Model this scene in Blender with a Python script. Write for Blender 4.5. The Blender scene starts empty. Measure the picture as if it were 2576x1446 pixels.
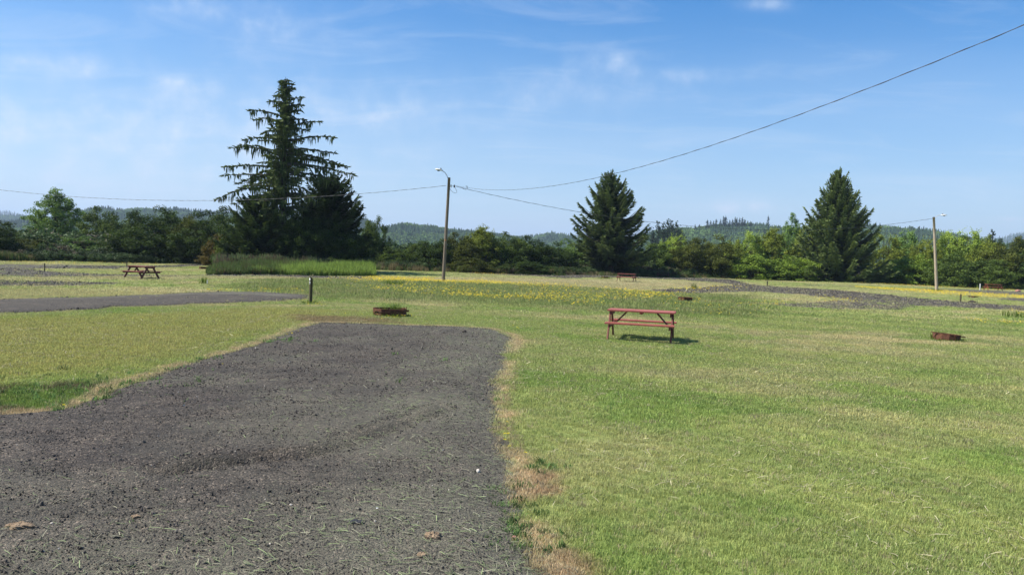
import bpy, math, random
import numpy as np
from mathutils import Vector, Matrix

# ------------------------------------------------------------------ camera, sky, sun, exposure
S = bpy.context.scene
COL = S.collection
FPX = 2003.0                                   # focal length for a 2576 px wide picture
PITCH = math.atan(78.0 * math.cos(math.radians(2)) / FPX)
ROLL = math.radians(2.0)
CAMZ = 2.0
fwd = Vector((0, math.cos(PITCH), -math.sin(PITCH)))
r0 = Vector((1, 0, 0)); u0 = Vector((0, math.sin(PITCH), math.cos(PITCH)))
rgt = r0 * math.cos(ROLL) + u0 * math.sin(ROLL)
upv = u0 * math.cos(ROLL) - r0 * math.sin(ROLL)
cd = bpy.data.cameras.new('camera'); cam = bpy.data.objects.new('camera', cd); COL.objects.link(cam)
cd.sensor_width = 36; cd.lens = 36 * FPX / 2576; cd.clip_start = 0.1; cd.clip_end = 20000
m = Matrix((rgt, upv, -fwd)).transposed().to_4x4(); m.translation = Vector((0, 0, CAMZ)); cam.matrix_world = m
S.camera = cam

SUN_EL, SUN_AZ = math.radians(49), math.radians(-94)      # azimuth from +Y (north) towards +X; the sun stands to the left
sun_dir = Vector((math.sin(SUN_AZ) * math.cos(SUN_EL), math.cos(SUN_AZ) * math.cos(SUN_EL), math.sin(SUN_EL)))
sd_ = bpy.data.lights.new('sun', 'SUN'); sd_.energy = 5.0; sd_.angle = math.radians(0.53); sd_.color = (1, .95, .86)
so = bpy.data.objects.new('sun', sd_); COL.objects.link(so)
so.rotation_euler = (-sun_dir).to_track_quat('-Z', 'Y').to_euler(); so.location = (-40, 10, 60)

def nn(nt, typ, **kw):
    n = nt.nodes.new(typ)
    for k, v in kw.items():
        if k.startswith('i_'):
            key = k[2:]
            n.inputs[int(key) if key.isdigit() else key.replace('_', ' ')].default_value = v
        else: setattr(n, k, v)
    return n
def lk(nt, a, b): nt.links.new(a, b)

W = bpy.data.worlds.new('World'); S.world = W; W.use_nodes = True
nt = W.node_tree; nt.nodes.clear()
sky = nn(nt, 'ShaderNodeTexSky', sky_type='NISHITA', sun_disc=False, sun_elevation=SUN_EL, sun_rotation=SUN_AZ,
         altitude=0, air_density=1.0, dust_density=0.6, ozone_density=2.5)
bg = nn(nt, 'ShaderNodeBackground', i_1=0.098)
out = nn(nt, 'ShaderNodeOutputWorld')
tc = nn(nt, 'ShaderNodeTexCoord')
sep = nn(nt, 'ShaderNodeSeparateXYZ'); lk(nt, tc.outputs['Generated'], sep.inputs[0])
def math_(op, a, b=None, c=None, clamp=False, tree=None):
    t = tree or nt
    n = t.nodes.new('ShaderNodeMath'); n.operation = op; n.use_clamp = clamp
    for i, v in enumerate((a, b, c)):
        if v is None: continue
        if isinstance(v, (int, float)): n.inputs[i].default_value = v
        else: t.links.new(v, n.inputs[i])
    return n.outputs[0]
# thin cloud sheet: direction projected on a plane high overhead
zc = math_('MAXIMUM', sep.outputs[2], 0.0)
zz = math_('ADD', zc, 0.10)
px_ = math_('DIVIDE', sep.outputs[0], zz); py_ = math_('DIVIDE', sep.outputs[1], zz)
cmb = nn(nt, 'ShaderNodeCombineXYZ'); lk(nt, px_, cmb.inputs[0]); lk(nt, py_, cmb.inputs[1])
mp = nn(nt, 'ShaderNodeMapping'); mp.inputs['Scale'].default_value = (.55, 1.15, 1); mp.inputs['Rotation'].default_value = (0, 0, .22)
mp.inputs['Location'].default_value = (1.7, .4, 0)
lk(nt, cmb.outputs[0], mp.inputs[0])
n1 = nn(nt, 'ShaderNodeTexNoise', i_Scale=.55, i_Detail=7.0, i_Roughness=.55, i_Distortion=.5); lk(nt, mp.outputs[0], n1.inputs['Vector'])
n2 = nn(nt, 'ShaderNodeTexNoise', i_Scale=2.6, i_Detail=8.0, i_Roughness=.62, i_Distortion=.9); lk(nt, mp.outputs[0], n2.inputs['Vector'])
w1 = nn(nt, 'ShaderNodeMapRange'); w1.inputs[1].default_value = .42; w1.inputs[2].default_value = .75; w1.inputs[4].default_value = .15; lk(nt, n1.outputs[0], w1.inputs[0])
w2 = nn(nt, 'ShaderNodeMapRange'); w2.inputs[1].default_value = .49; w2.inputs[2].default_value = .74; w2.inputs[4].default_value = .22; lk(nt, n2.outputs[0], w2.inputs[0])
cl = math_('ADD', w1.outputs[0], w2.outputs[0])
# small puffs of cloud, each a soft ellipse of sky broken up by noise: (x, z of the direction at y = 1, half width, half height, strength)
n3 = nn(nt, 'ShaderNodeTexNoise', i_Scale=26.0, i_Detail=5.0, i_Roughness=.55); lk(nt, tc.outputs['Generated'], n3.inputs['Vector'])
def dirpx(px, py):
    d = fwd + rgt * ((px - 1288) / FPX) - upv * ((py - 723) / FPX)
    return d / d.y
ty = math_('MAXIMUM', sep.outputs[1], .05)
qx = math_('DIVIDE', sep.outputs[0], ty); qz = math_('DIVIDE', sep.outputs[2], ty)
pf = None
PUFFS = [(120, 165, 125, 26, .50), (430, 203, 42, 17, .36), (1520, 158, 62, 32, .36), (1880, 521, 75, 18, .5), (1790, 524, 60, 14, .35),
         (1930, 10, 60, 16, .4), (2480, 492, 60, 22, .3), (700, 90, 130, 60, .28), (2560, 552, 120, 5, .5), (1740, 188, 130, 16, .25), (150, 400, 620, 150, .42), (400, 300, 700, 130, .18), (900, 260, 300, 40, .22), (1430, 225, 260, 40, .22), (520, 20, 160, 34, .30), (1560, 150, 30, 26, .16), (1900, 515, 30, 14, .45)]
for (a, b, hw, hh, st) in PUFFS:
    d = dirpx(a, b)
    ex = math_('DIVIDE', math_('SUBTRACT', qx, d.x), hw / FPX); ez = math_('DIVIDE', math_('SUBTRACT', qz, d.z), hh / FPX)
    r2 = math_('ADD', math_('MULTIPLY', ex, ex), math_('MULTIPLY', ez, ez))
    nsc = math_('MULTIPLY_ADD', n3.outputs[0], 5.5, -2.75)
    g = math_('MULTIPLY', math_('POWER', 2.718, math_('MULTIPLY', math_('SUBTRACT', r2, nsc), -1.0)), st * .6)
    g = math_('MULTIPLY', math_('MINIMUM', g, st), math_('GREATER_THAN', sep.outputs[1], .05))
    pf = g if pf is None else math_('ADD', pf, g)
cl = math_('ADD', cl, pf, clamp=True)
# whitening towards the horizon
hz = nn(nt, 'ShaderNodeMapRange', interpolation_type='SMOOTHSTEP'); hz.inputs[1].default_value = .36; hz.inputs[2].default_value = 0.0; hz.inputs[3].default_value = 0; hz.inputs[4].default_value = .46
lk(nt, sep.outputs[2], hz.inputs[0])
hsv = nn(nt, 'ShaderNodeHueSaturation', i_Saturation=1.55, i_Value=.82); lk(nt, sky.outputs[0], hsv.inputs['Color'])
tint = nn(nt, 'ShaderNodeMix', data_type='RGBA', blend_type='MULTIPLY'); tint.inputs[0].default_value = 1
lk(nt, hsv.outputs[0], tint.inputs[6]); tint.inputs[7].default_value = (.95, 1.0, 1.08, 1)
mxh = nn(nt, 'ShaderNodeMix', data_type='RGBA'); lk(nt, hz.outputs[0], mxh.inputs[0]); lk(nt, tint.outputs[2], mxh.inputs[6]); mxh.inputs[7].default_value = (3.15, 4.1, 5.35, 1)
mxc = nn(nt, 'ShaderNodeMix', data_type='RGBA'); lk(nt, cl, mxc.inputs[0]); lk(nt, mxh.outputs[2], mxc.inputs[6]); mxc.inputs[7].default_value = (4.6, 5.1, 5.8, 1)
lk(nt, mxc.outputs[2], bg.inputs[0]); lk(nt, bg.outputs[0], out.inputs[0])
S.view_settings.view_transform = 'Standard'; S.view_settings.look = 'None'; S.view_settings.gamma = 1
S.view_settings.use_curve_mapping = False; S.view_settings.exposure = 0.88
S.cycles.max_bounces = 6; S.cycles.diffuse_bounces = 3; S.cycles.volume_bounces = 0; S.cycles.transparent_max_bounces = 8

# ------------------------------------------------------------------ helpers
RNG = np.random.default_rng(7); random.seed(7)
def hgt(x, y):
    x = np.asarray(x, float); y = np.asarray(y, float)
    f = np.clip((y - 6) / 20, 0, 1)
    return f * (.035 * np.sin(x * .31 + y * .12) + .03 * np.sin(x * .13 - y * .23 + 1.3) + .02 * np.sin(x * .6 + 2) * np.cos(y * .4))
def ray(px, py):
    return fwd + rgt * ((px - 1288) / FPX) - upv * ((py - 723) / FPX)
def gp(px, py, z=0.0):                         # ground point seen at a picture position
    d = ray(px, py); t = (z - CAMZ) / d.z
    return (d.x * t, d.y * t)
def at(px, py, Y):                             # point at depth Y
    d = ray(px, py); t = Y / d.y
    return Vector((d.x * t, Y, CAMZ + d.z * t))
def gxy(px, Y):                                # x of a thing standing on the ground at depth Y, seen at column px
    py = 660
    for _ in range(6):
        d = ray(px, py); x = d.x * Y / d.y
        v = Vector((x, Y, float(hgt(x, Y)) - CAMZ)); py = 723 - FPX * v.dot(upv) / v.dot(fwd)
    return x
_h = np.random.default_rng(3).random((256, 256))
def vnoise(x, y):
    x = np.asarray(x, float); y = np.asarray(y, float)
    xi = np.floor(x).astype(int); yi = np.floor(y).astype(int); fx = x - xi; fy = y - yi
    fx = fx * fx * (3 - 2 * fx); fy = fy * fy * (3 - 2 * fy)
    a = _h[xi & 255, yi & 255]; b = _h[(xi + 1) & 255, yi & 255]; c = _h[xi & 255, (yi + 1) & 255]; d = _h[(xi + 1) & 255, (yi + 1) & 255]
    return (a * (1 - fx) + b * fx) * (1 - fy) + (c * (1 - fx) + d * fx) * fy
def fbm(x, y, o=4):
    s = 0; a = .5; t = 0
    for i in range(o):
        s = s + a * vnoise(x * 2 ** i + 17.3 * i, y * 2 ** i + 9.1 * i); t += a; a *= .5
    return s / t
def sdpoly(X, Y, P):                           # signed distance, positive inside
    X = np.asarray(X, float); Y = np.asarray(Y, float)
    d = np.full(X.shape, 1e9); ins = np.zeros(X.shape, bool); n = len(P)
    for i in range(n):
        (x0, y0), (x1, y1) = P[i], P[(i + 1) % n]
        ex, ey = x1 - x0, y1 - y0; L = ex * ex + ey * ey + 1e-12
        t = np.clip(((X - x0) * ex + (Y - y0) * ey) / L, 0, 1)
        d = np.minimum(d, np.hypot(X - x0 - t * ex, Y - y0 - t * ey))
        c = (y0 > Y) != (y1 > Y)
        xx = x0 + (Y - y0) * ex / (ey if abs(ey) > 1e-12 else 1e-12)
        ins ^= c & (X < xx)
    return np.where(ins, d, -d)
def gpoly(pts): return [gp(a, b) for a, b in pts]

class MB:
    """collects quads/triangles with a per-vertex tint value and a material slot"""
    def __init__(s): s.v = []; s.f = []; s.m = []; s.c = []; s.n = 0
    def add(s, V, F, mat=0, c=.5):
        V = np.asarray(V, float).reshape(-1, 3); s.v.append(V)
        for f in F: s.f.append(tuple(int(i) + s.n for i in f)); s.m.append(mat)
        s.c.append(np.full(len(V), c, float) if np.isscalar(c) else np.asarray(c, float)); s.n += len(V)
    def box(s, c, size, R=None, mat=0, tint=.5, taper=1.0):
        x, y, z = [k / 2 for k in size]
        V = np.array([(-x, -y, -z), (x, -y, -z), (x, y, -z), (-x, y, -z), (-x * taper, -y * taper, z), (x * taper, -y * taper, z), (x * taper, y * taper, z), (-x * taper, y * taper, z)])
        if R is not None: V = V @ np.array(R.to_3x3() if hasattr(R, 'to_3x3') else R).T
        s.add(V + np.array(c), [(0, 3, 2, 1), (4, 5, 6, 7), (0, 1, 5, 4), (1, 2, 6, 5), (2, 3, 7, 6), (3, 0, 4, 7)], mat, tint)
    def beam(s, a, b, w, h, up=(0, 0, 1), mat=0, tint=.5):
        a = Vector(a); b = Vector(b); d = (b - a); L = d.length; d.normalize(); u = Vector(up)
        sx = d.cross(u); sx.normalize(); u2 = sx.cross(d)
        R = Matrix((d, sx, u2)).transposed()
        s.box((a + b) / 2, (L, w, h), R, mat, tint)
    def tube(s, pts, rad, sides=8, mat=0, tint=.5, cap=True):
        P = [Vector(p) for p in pts]; n = len(P)
        if np.isscalar(rad): rad = [rad] * n
        V = []; F = []; pu = None
        for i, p in enumerate(P):
            t = (P[min(i + 1, n - 1)] - P[max(i - 1, 0)]); t.normalize()
            ref = pu if pu is not None else (Vector((0, 0, 1)) if abs(t.z) < .9 else Vector((1, 0, 0)))
            a = t.cross(ref); a.normalize(); b = a.cross(t); pu = b
            for k in range(sides):
                g = 2 * math.pi * k / sides; V.append(p + (a * math.cos(g) + b * math.sin(g)) * rad[i])
        for i in range(n - 1):
            for k in range(sides):
                k2 = (k + 1) % sides; F.append((i * sides + k, i * sides + k2, (i + 1) * sides + k2, (i + 1) * sides + k))
        if cap: F.append(tuple(range(sides))); F.append(tuple((n - 1) * sides + k for k in reversed(range(sides))))
        s.add(V, F, mat, tint)
    def quads(s, C, A, B, mat=0, c=None):
        """many quads at once: centre C, half axes A and B (n,3)"""
        n = len(C)
        V = np.stack([C - A, C - .15 * A - B, C + A, C - .15 * A + B], 1).reshape(-1, 3)
        s.v.append(V); base = s.n
        s.f.append(('Q', base, n)); s.m.append(('Q', mat, n))
        s.c.append(np.repeat(np.full(n, .5) if c is None else c, 4)); s.n += 4 * n
    def mesh(s, name, mats, smooth=False):
        V = np.concatenate(s.v); C = np.concatenate(s.c)
        loops = []; starts = []; mi = []; pos = 0
        for f, mm in zip(s.f, s.m):
            if f[0] == 'Q':
                b, n = f[1], f[2]; loops.append(np.arange(b, b + 4 * n)); starts.append(pos + 4 * np.arange(n)); mi.append(np.full(n, mm[1])); pos += 4 * n
            else:
                loops.append(np.array(f)); starts.append(np.array([pos])); mi.append(np.array([mm])); pos += len(f)
        loops = np.concatenate(loops); starts = np.concatenate(starts); mi = np.concatenate(mi)
        me = bpy.data.meshes.new(name)
        me.vertices.add(len(V)); me.vertices.foreach_set('co', V.ravel())
        me.loops.add(len(loops)); me.loops.foreach_set('vertex_index', loops.astype(np.int32))
        me.polygons.add(len(starts)); me.polygons.foreach_set('loop_start', starts.astype(np.int32))
        me.polygons.foreach_set('material_index', mi.astype(np.int32))
        for q in mats: me.materials.append(q)
        me.update(calc_edges=True)
        me.polygons.foreach_set('use_smooth', np.full(len(starts), smooth))
        at_ = me.attributes.new('tint', 'FLOAT', 'POINT'); at_.data.foreach_set('value', C.astype(np.float32))
        me.validate(); return me
    def obj(s, name, mats, parent=None, smooth=False, loc=None, bevel=0):
        o = bpy.data.objects.new(name, s.mesh(name, mats if isinstance(mats, (list, tuple)) else [mats], smooth))
        COL.objects.link(o)
        if parent: o.parent = parent
        if loc is not None: o.location = loc
        if bevel:
            b = o.modifiers.new('bevel', 'BEVEL'); b.width = bevel; b.segments = 2; b.limit_method = 'ANGLE'
        return o
def empty(name, loc, rz=0):
    o = bpy.data.objects.new(name, None); o.empty_display_size = .2; COL.objects.link(o); o.location = loc; o.rotation_euler = (0, 0, rz); return o
def tag(o, label=None, cat=None, group=None, kind=None):
    if label: o['label'] = label
    if cat: o['category'] = cat
    if group: o['group'] = group
    if kind: o['kind'] = kind
    return o
def copy_tree(o, parent=None):
    c = o.copy(); COL.objects.link(c); c.parent = parent
    for ch in list(o.children): copy_tree(ch, c)
    return c

# ------------------------------------------------------------------ materials
def mat_new(name):
    mt = bpy.data.materials.new(name); mt.use_nodes = True; t = mt.node_tree; t.nodes.clear()
    o = nn(t, 'ShaderNodeOutputMaterial'); return mt, t, o
def ramp(t, fac, stops):
    r = t.nodes.new('ShaderNodeValToRGB'); e = r.color_ramp.elements
    e[0].position, e[0].color = stops[0][0], (*stops[0][1], 1); e[1].position, e[1].color = stops[-1][0], (*stops[-1][1], 1)
    for p, c in stops[1:-1]:
        k = e.new(p); k.color = (*c, 1)
    t.links.new(fac, r.inputs[0]); return r.outputs[0]
def mul(t, a, b, fac=1.0, blend='MULTIPLY'):
    x = nn(t, 'ShaderNodeMix', data_type='RGBA', blend_type=blend)
    if isinstance(fac, float): x.inputs[0].default_value = fac
    else: t.links.new(fac, x.inputs[0])
    for k, v in ((6, a), (7, b)):
        if isinstance(v, tuple): x.inputs[k].default_value = (*v, 1)
        else: t.links.new(v, x.inputs[k])
    return x.outputs[2]
def leaf_mat(name, dark, light, trans=.28, tinted=True):
    mt, t, o = mat_new(name)
    a = nn(t, 'ShaderNodeAttribute', attribute_name='tint')
    c = ramp(t, a.outputs['Fac'], [(0, dark), (1, light)])
    if tinted:
        oi = nn(t, 'ShaderNodeObjectInfo'); c = mul(t, c, oi.outputs['Color'])
    d = nn(t, 'ShaderNodeBsdfPrincipled'); d.inputs['Roughness'].default_value = .55; d.inputs['Specular IOR Level'].default_value = .08
    tr = nn(t, 'ShaderNodeBsdfTranslucent'); mx = nn(t, 'ShaderNodeMixShader', i_0=trans)
    t.links.new(c, d.inputs['Base Color']); t.links.new(mul(t, c, (1.25, 1.2, .6)), tr.inputs[0])
    t.links.new(d.outputs[0], mx.inputs[1]); t.links.new(tr.outputs[0], mx.inputs[2]); t.links.new(mx.outputs[0], o.inputs[0])
    return mt
def wood_mat(name, c1, c2, scale=6, rough=.85, spec=.2, stretch=(1, 1, 1), bump=.3, obj_tint=False):
    mt, t, o = mat_new(name)
    tcn = nn(t, 'ShaderNodeTexCoord'); mpn = nn(t, 'ShaderNodeMapping'); mpn.inputs['Scale'].default_value = stretch; t.links.new(tcn.outputs['Object'], mpn.inputs[0])
    n = nn(t, 'ShaderNodeTexNoise', i_Scale=scale, i_Detail=6.0, i_Roughness=.65); t.links.new(mpn.outputs[0], n.inputs['Vector'])
    c = ramp(t, n.outputs[0], [(.3, c1), (.7, c2)])
    n_b = nn(t, 'ShaderNodeTexNoise', i_Scale=scale * 6, i_Detail=4.0); t.links.new(mpn.outputs[0], n_b.inputs['Vector'])
    c = mul(t, c, ramp(t, n_b.outputs[0], [(.35, (.7, .7, .7)), (.65, (1.15, 1.15, 1.15))]))
    if obj_tint:
        oi = nn(t, 'ShaderNodeObjectInfo'); c = mul(t, c, oi.outputs['Color'])
    p = nn(t, 'ShaderNodeBsdfPrincipled'); p.inputs['Roughness'].default_value = rough; p.inputs['Specular IOR Level'].default_value = spec
    t.links.new(c, p.inputs['Base Color'])
    b = nn(t, 'ShaderNodeBump', i_Strength=bump, i_Distance=.02); t.links.new(n_b.outputs[0], b.inputs['Height']); t.links.new(b.outputs[0], p.inputs['Normal'])
    t.links.new(p.outputs[0], o.inputs[0]); return mt

def lawn_mat():
    mt, t, o = mat_new('lawn')
    a = nn(t, 'ShaderNodeAttribute', attribute_name='col')
    g = nn(t, 'ShaderNodeNewGeometry')
    def no(sc, st=(1, 1, 1), det=5.0, ro=.6):
        mpn = nn(t, 'ShaderNodeMapping'); mpn.inputs['Scale'].default_value = st; t.links.new(g.outputs['Position'], mpn.inputs[0])
        n = nn(t, 'ShaderNodeTexNoise', i_Scale=sc, i_Detail=det, i_Roughness=ro); t.links.new(mpn.outputs[0], n.inputs['Vector']); return n.outputs[0]
    n1_ = no(1.1, (1, .6, 1), 6.0); n2_ = no(9, (1, .8, 1)); n3_ = no(60, (1, .6, 1), 3.0)
    c = mul(t, mul(t, a.outputs['Color'], (.84, .82, .80)), ramp(t, n1_, [(.3, (.93, .95, .94)), (.7, (1.08, 1.05, 1.05))]))
    c = mul(t, c, ramp(t, n2_, [(.3, (.84, .87, .84)), (.7, (1.15, 1.12, 1.12))]))
    c = mul(t, c, ramp(t, n3_, [(.3, (.6, .66, .6)), (.7, (1.35, 1.3, 1.3))]))
    p = nn(t, 'ShaderNodeBsdfPrincipled'); p.inputs['Roughness'].default_value = 1; p.inputs['Specular IOR Level'].default_value = .05
    t.links.new(c, p.inputs['Base Color'])
    b = nn(t, 'ShaderNodeBump', i_Strength=.8, i_Distance=.03); t.links.new(n3_, b.inputs['Height']); t.links.new(b.outputs[0], p.inputs['Normal'])
    t.links.new(p.outputs[0], o.inputs[0]); return mt
def gravel_mat():
    mt, t, o = mat_new('gravel')
    g = nn(t, 'ShaderNodeNewGeometry'); a = nn(t, 'ShaderNodeAttribute', attribute_name='tint')
    v = nn(t, 'ShaderNodeTexVoronoi', i_Scale=62.0); t.links.new(g.outputs['Position'], v.inputs['Vector'])
    v2 = nn(t, 'ShaderNodeTexVoronoi', i_Scale=120.0); t.links.new(g.outputs['Position'], v2.inputs['Vector'])
    bw = nn(t, 'ShaderNodeSeparateColor'); t.links.new(v.outputs['Color'], bw.inputs[0])
    n = nn(t, 'ShaderNodeTexNoise', i_Scale=1.3, i_Detail=6.0, i_Roughness=.6); t.links.new(g.outputs['Position'], n.inputs['Vector'])
    nb = nn(t, 'ShaderNodeTexNoise', i_Scale=160.0, i_Detail=3.0); t.links.new(g.outputs['Position'], nb.inputs['Vector'])
    c = ramp(t, bw.outputs[0], [(0, (.026, .022, .018)), (.5, (.047, .042, .036)), (.9, (.086, .073, .060)), (1, (.18, .15, .12))])
    c = mul(t, c, ramp(t, n.outputs[0], [(.3, (.66, .66, .67)), (.7, (1.36, 1.31, 1.24))]))
    c = mul(t, c, ramp(t, nb.outputs[0], [(.35, (.7, .7, .7)), (.65, (1.25, 1.25, 1.25))]))
    nm_ = nn(t, 'ShaderNodeTexNoise', i_Scale=7.0, i_Detail=7.0, i_Roughness=.7); t.links.new(g.outputs['Position'], nm_.inputs['Vector'])
    c = mul(t, c, ramp(t, nm_.outputs[0], [(.34, (.60, .58, .57)), (.66, (1.45, 1.42, 1.38))]))
    # straw and thatch mixed in with the stones
    mpn = nn(t, 'ShaderNodeMapping'); mpn.inputs['Scale'].default_value = (1, 3.5, 1); t.links.new(g.outputs['Position'], mpn.inputs[0])
    ns = nn(t, 'ShaderNodeTexNoise', i_Scale=22.0, i_Detail=6.0, i_Roughness=.7); t.links.new(mpn.outputs[0], ns.inputs['Vector'])
    fac = math_('MULTIPLY', math_('MULTIPLY_ADD', ns.outputs[0], 3.0, -1.0, True, t), a.outputs['Fac'], None, True, t)
    c = mul(t, c, (.145, .138, .098), fac, 'MIX')
    p = nn(t, 'ShaderNodeBsdfPrincipled'); p.inputs['Roughness'].default_value = .9; p.inputs['Specular IOR Level'].default_value = .25
    t.links.new(c, p.inputs['Base Color'])
    hh = math_('ADD', math_('MULTIPLY', v.outputs['Distance'], -.9, None, False, t), math_('MULTIPLY', v2.outputs['Distance'], -.5, None, False, t), None, False, t)
    b = nn(t, 'ShaderNodeBump', i_Strength=.9, i_Distance=.014); t.links.new(hh, b.inputs['Height']); t.links.new(b.outputs[0], p.inputs['Normal'])
    t.links.new(p.outputs[0], o.inputs[0]); return mt
def inst_mat(name, trans=.3, rough=.7, spec=.2):
    """colour comes with each scattered copy, its own tint value varies it"""
    mt, t, o = mat_new(name)
    a = nn(t, 'ShaderNodeAttribute', attribute_name='col', attribute_type='INSTANCER'); b = nn(t, 'ShaderNodeAttribute', attribute_name='tint')
    c = mul(t, a.outputs['Color'], ramp(t, b.outputs['Fac'], [(0, (.62, .62, .62)), (1, (1.4, 1.4, 1.36))]))
    d = nn(t, 'ShaderNodeBsdfPrincipled'); d.inputs['Roughness'].default_value = rough; d.inputs['Specular IOR Level'].default_value = spec
    t.links.new(c, d.inputs['Base Color'])
    if trans:
        tr = nn(t, 'ShaderNodeBsdfTranslucent'); mx = nn(t, 'ShaderNodeMixShader', i_0=trans); t.links.new(c, tr.inputs[0])
        t.links.new(d.outputs[0], mx.inputs[1]); t.links.new(tr.outputs[0], mx.inputs[2]); t.links.new(mx.outputs[0], o.inputs[0])
    else: t.links.new(d.outputs[0], o.inputs[0])
    return mt
M_LAWN = lawn_mat(); M_GRAVEL = gravel_mat()
M_GRASS = inst_mat('grass_blades', .42); M_STONE = inst_mat('stones', 0, .85, .3); M_STRAW = inst_mat('dry_stems', .15)
M_PETAL = inst_mat('petals_far', .25)
M_LEAF = leaf_mat('broad_leaves', (.026, .046, .014), (.115, .155, .042))
M_NEEDLE = leaf_mat('needles', (.026, .046, .022), (.120, .160, .066), .15)
M_BARK = wood_mat('bark', (.035, .028, .022), (.10, .085, .07), 3, .95, .1, (4, 4, 1))
M_BOUGH = wood_mat('bough_wood', (.07, .065, .055), (.14, .13, .11), 5)
M_POLE = wood_mat('pole_wood', (.15, .12, .09), (.30, .255, .20), 4, .85, .15, (7, 7, .5), .4, True)
M_POST = wood_mat('post_wood', (.045, .040, .022), (.105, .092, .055), 8, .9, .15, (5, 5, .6), .4)
M_PAINT = wood_mat('red_paint', (.25, .065, .042), (.37, .115, .080), 5, .55, .4, (.6, 6, 6), .2, True)
M_RUST = wood_mat('rust', (.060, .026, .016), (.17, .078, .045), 9, .9, .2, (1, 1, 1), .5, True)
M_STEEL = wood_mat('galvanised', (.42, .43, .43), (.55, .56, .55), 12, .4, .5)
M_DARK = wood_mat('dark_rubber', (.02, .02, .022), (.04, .04, .045), 12, .6, .3)
M_CABLE = wood_mat('cable', (.05, .055, .06), (.09, .095, .10), 12, .6, .3)
M_WHITE = wood_mat('white_plate', (.62, .62, .60), (.78, .78, .76), 9, .6, .3)
M_INK = wood_mat('ink', (.02, .02, .02), (.03, .03, .03), 9, .6, .3)
M_STAKE = wood_mat('stake_white', (.42, .42, .38), (.62, .62, .56), 9, .8, .2)
M_CLAY = wood_mat('clay_clod', (.19, .13, .08), (.32, .24, .16), 14, .95, .1, (1, 1, 1), .8)
M_ORANGE = wood_mat('orange_tag', (.55, .20, .03), (.65, .26, .05), 9, .6, .3)
M_BLOCK = wood_mat('pink_stone', (.30, .14, .10), (.45, .25, .19), 6, .9, .2)
def plain(name, c, rough=.6):
    mt, t, o = mat_new(name); p = nn(t, 'ShaderNodeBsdfPrincipled'); n = nn(t, 'ShaderNodeTexNoise', i_Scale=40.0)
    t.links.new(ramp(t, n.outputs[0], [(.3, tuple(k * .8 for k in c)), (.7, tuple(min(1, k * 1.15) for k in c))]), p.inputs['Base Color'])
    p.inputs['Roughness'].default_value = rough; t.links.new(p.outputs[0], o.inputs[0]); return mt
M_YEL = plain('yellow_petals', (.72, .60, .04)); M_STEM = plain('green_stem', (.10, .16, .04))

# ------------------------------------------------------------------ gravel areas (outlines on the ground)
PADS = {
 'gravel_pad': (gpoly([(800, 817), (900, 819), (1000, 823), (1130, 825), (1230, 830), (1262, 836), (1290, 852), (1275, 905), (1258, 960), (1248, 1050), (1262, 1130), (1292, 1225), (1300, 1310), (1335, 1385), (1385, 1450), (1460, 1560), (1600, 1800)])
    + [(1.2, .5), (-6.0, .5), (-16.0, 4.2), (-14.5, 8.6)] + gpoly([(-260, 1062), (0, 1043), (80, 1040), (150, 1030), (240, 1003), (320, 966), (400, 938), (500, 905), (640, 868), (740, 832)]), .05),
 'gravel_pad_left': (gpoly([(-300, 770), (0, 752), (120, 747), (270, 743), (430, 738), (560, 735), (680, 738), (760, 743), (782, 748), (765, 754), (690, 760), (600, 763), (480, 765), (300, 772), (160, 780), (60, 785), (0, 788), (-300, 805)]), .06),
 'gravel_strip_left': (gpoly([(-300, 716), (0, 708), (120, 707), (240, 710), (300, 712), (240, 716), (120, 718), (0, 721), (-300, 731)]), .02),
 'gravel_road_left': (gpoly([(-300, 678), (0, 667), (150, 667), (300, 668), (405, 667), (520, 664), (690, 667), (690, 669), (520, 667.5), (400, 672), (300, 676), (150, 676), (60, 677), (130, 683), (240, 688), (420, 690), (600, 690), (940, 698), (940, 702), (780, 699), (560, 694), (300, 693), (140, 695), (40, 697), (-300, 700)]), .02),
 'gravel_track_far': (gpoly([(1170, 686), (1300, 689), (1420, 691), (1640, 697), (1780, 701), (1836, 705), (1908, 716), (1980, 723), (2123, 731.6), (2267, 746), (2411, 758), (2576, 772), (2900, 800), (2900, 830), (2576, 786), (2411, 774), (2267, 768), (2210, 777), (2123, 780), (2000, 774), (1925, 769), (2010, 764), (2110, 757), (2123, 752), (2008, 741), (1908, 734), (1836, 734), (1765, 736), (1700, 738), (1628, 731), (1700, 727), (1800, 722), (1850, 716), (1800, 709), (1700, 703.5), (1540, 699), (1420, 700), (1330, 694), (1200, 690)]), .02),
 'gravel_pad_right': (gpoly([(2010, 718), (2120, 719), (2250, 725), (2320, 730), (2420, 735), (2576, 744), (2800, 760), (2800, 742), (2576, 734), (2400, 728), (2230, 722.5), (2100, 716)]), .01),
 'gravel_spur_right': (gpoly([(2490, 752), (2540, 756), (2620, 764), (2700, 770), (2700, 756), (2576, 750)]), .01),
}
def padsd(x, y, name):
    P, _ = PADS[name]; s = sdpoly(x, y, P)
    if name == 'gravel_pad': amp, fr = .16, 2.2
    elif name == 'gravel_pad_left': amp, fr = .5, .9
    else: amp, fr = 1.3, .40
    s = s + (fbm(x * fr, y * fr * .8, 4) - .5) * amp * 2 * (1 if name != 'gravel_pad' else .6)
    if name == 'gravel_pad': s = s + (fbm(x * 11, y * 11, 2) - .5) * .10
    return s

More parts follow.
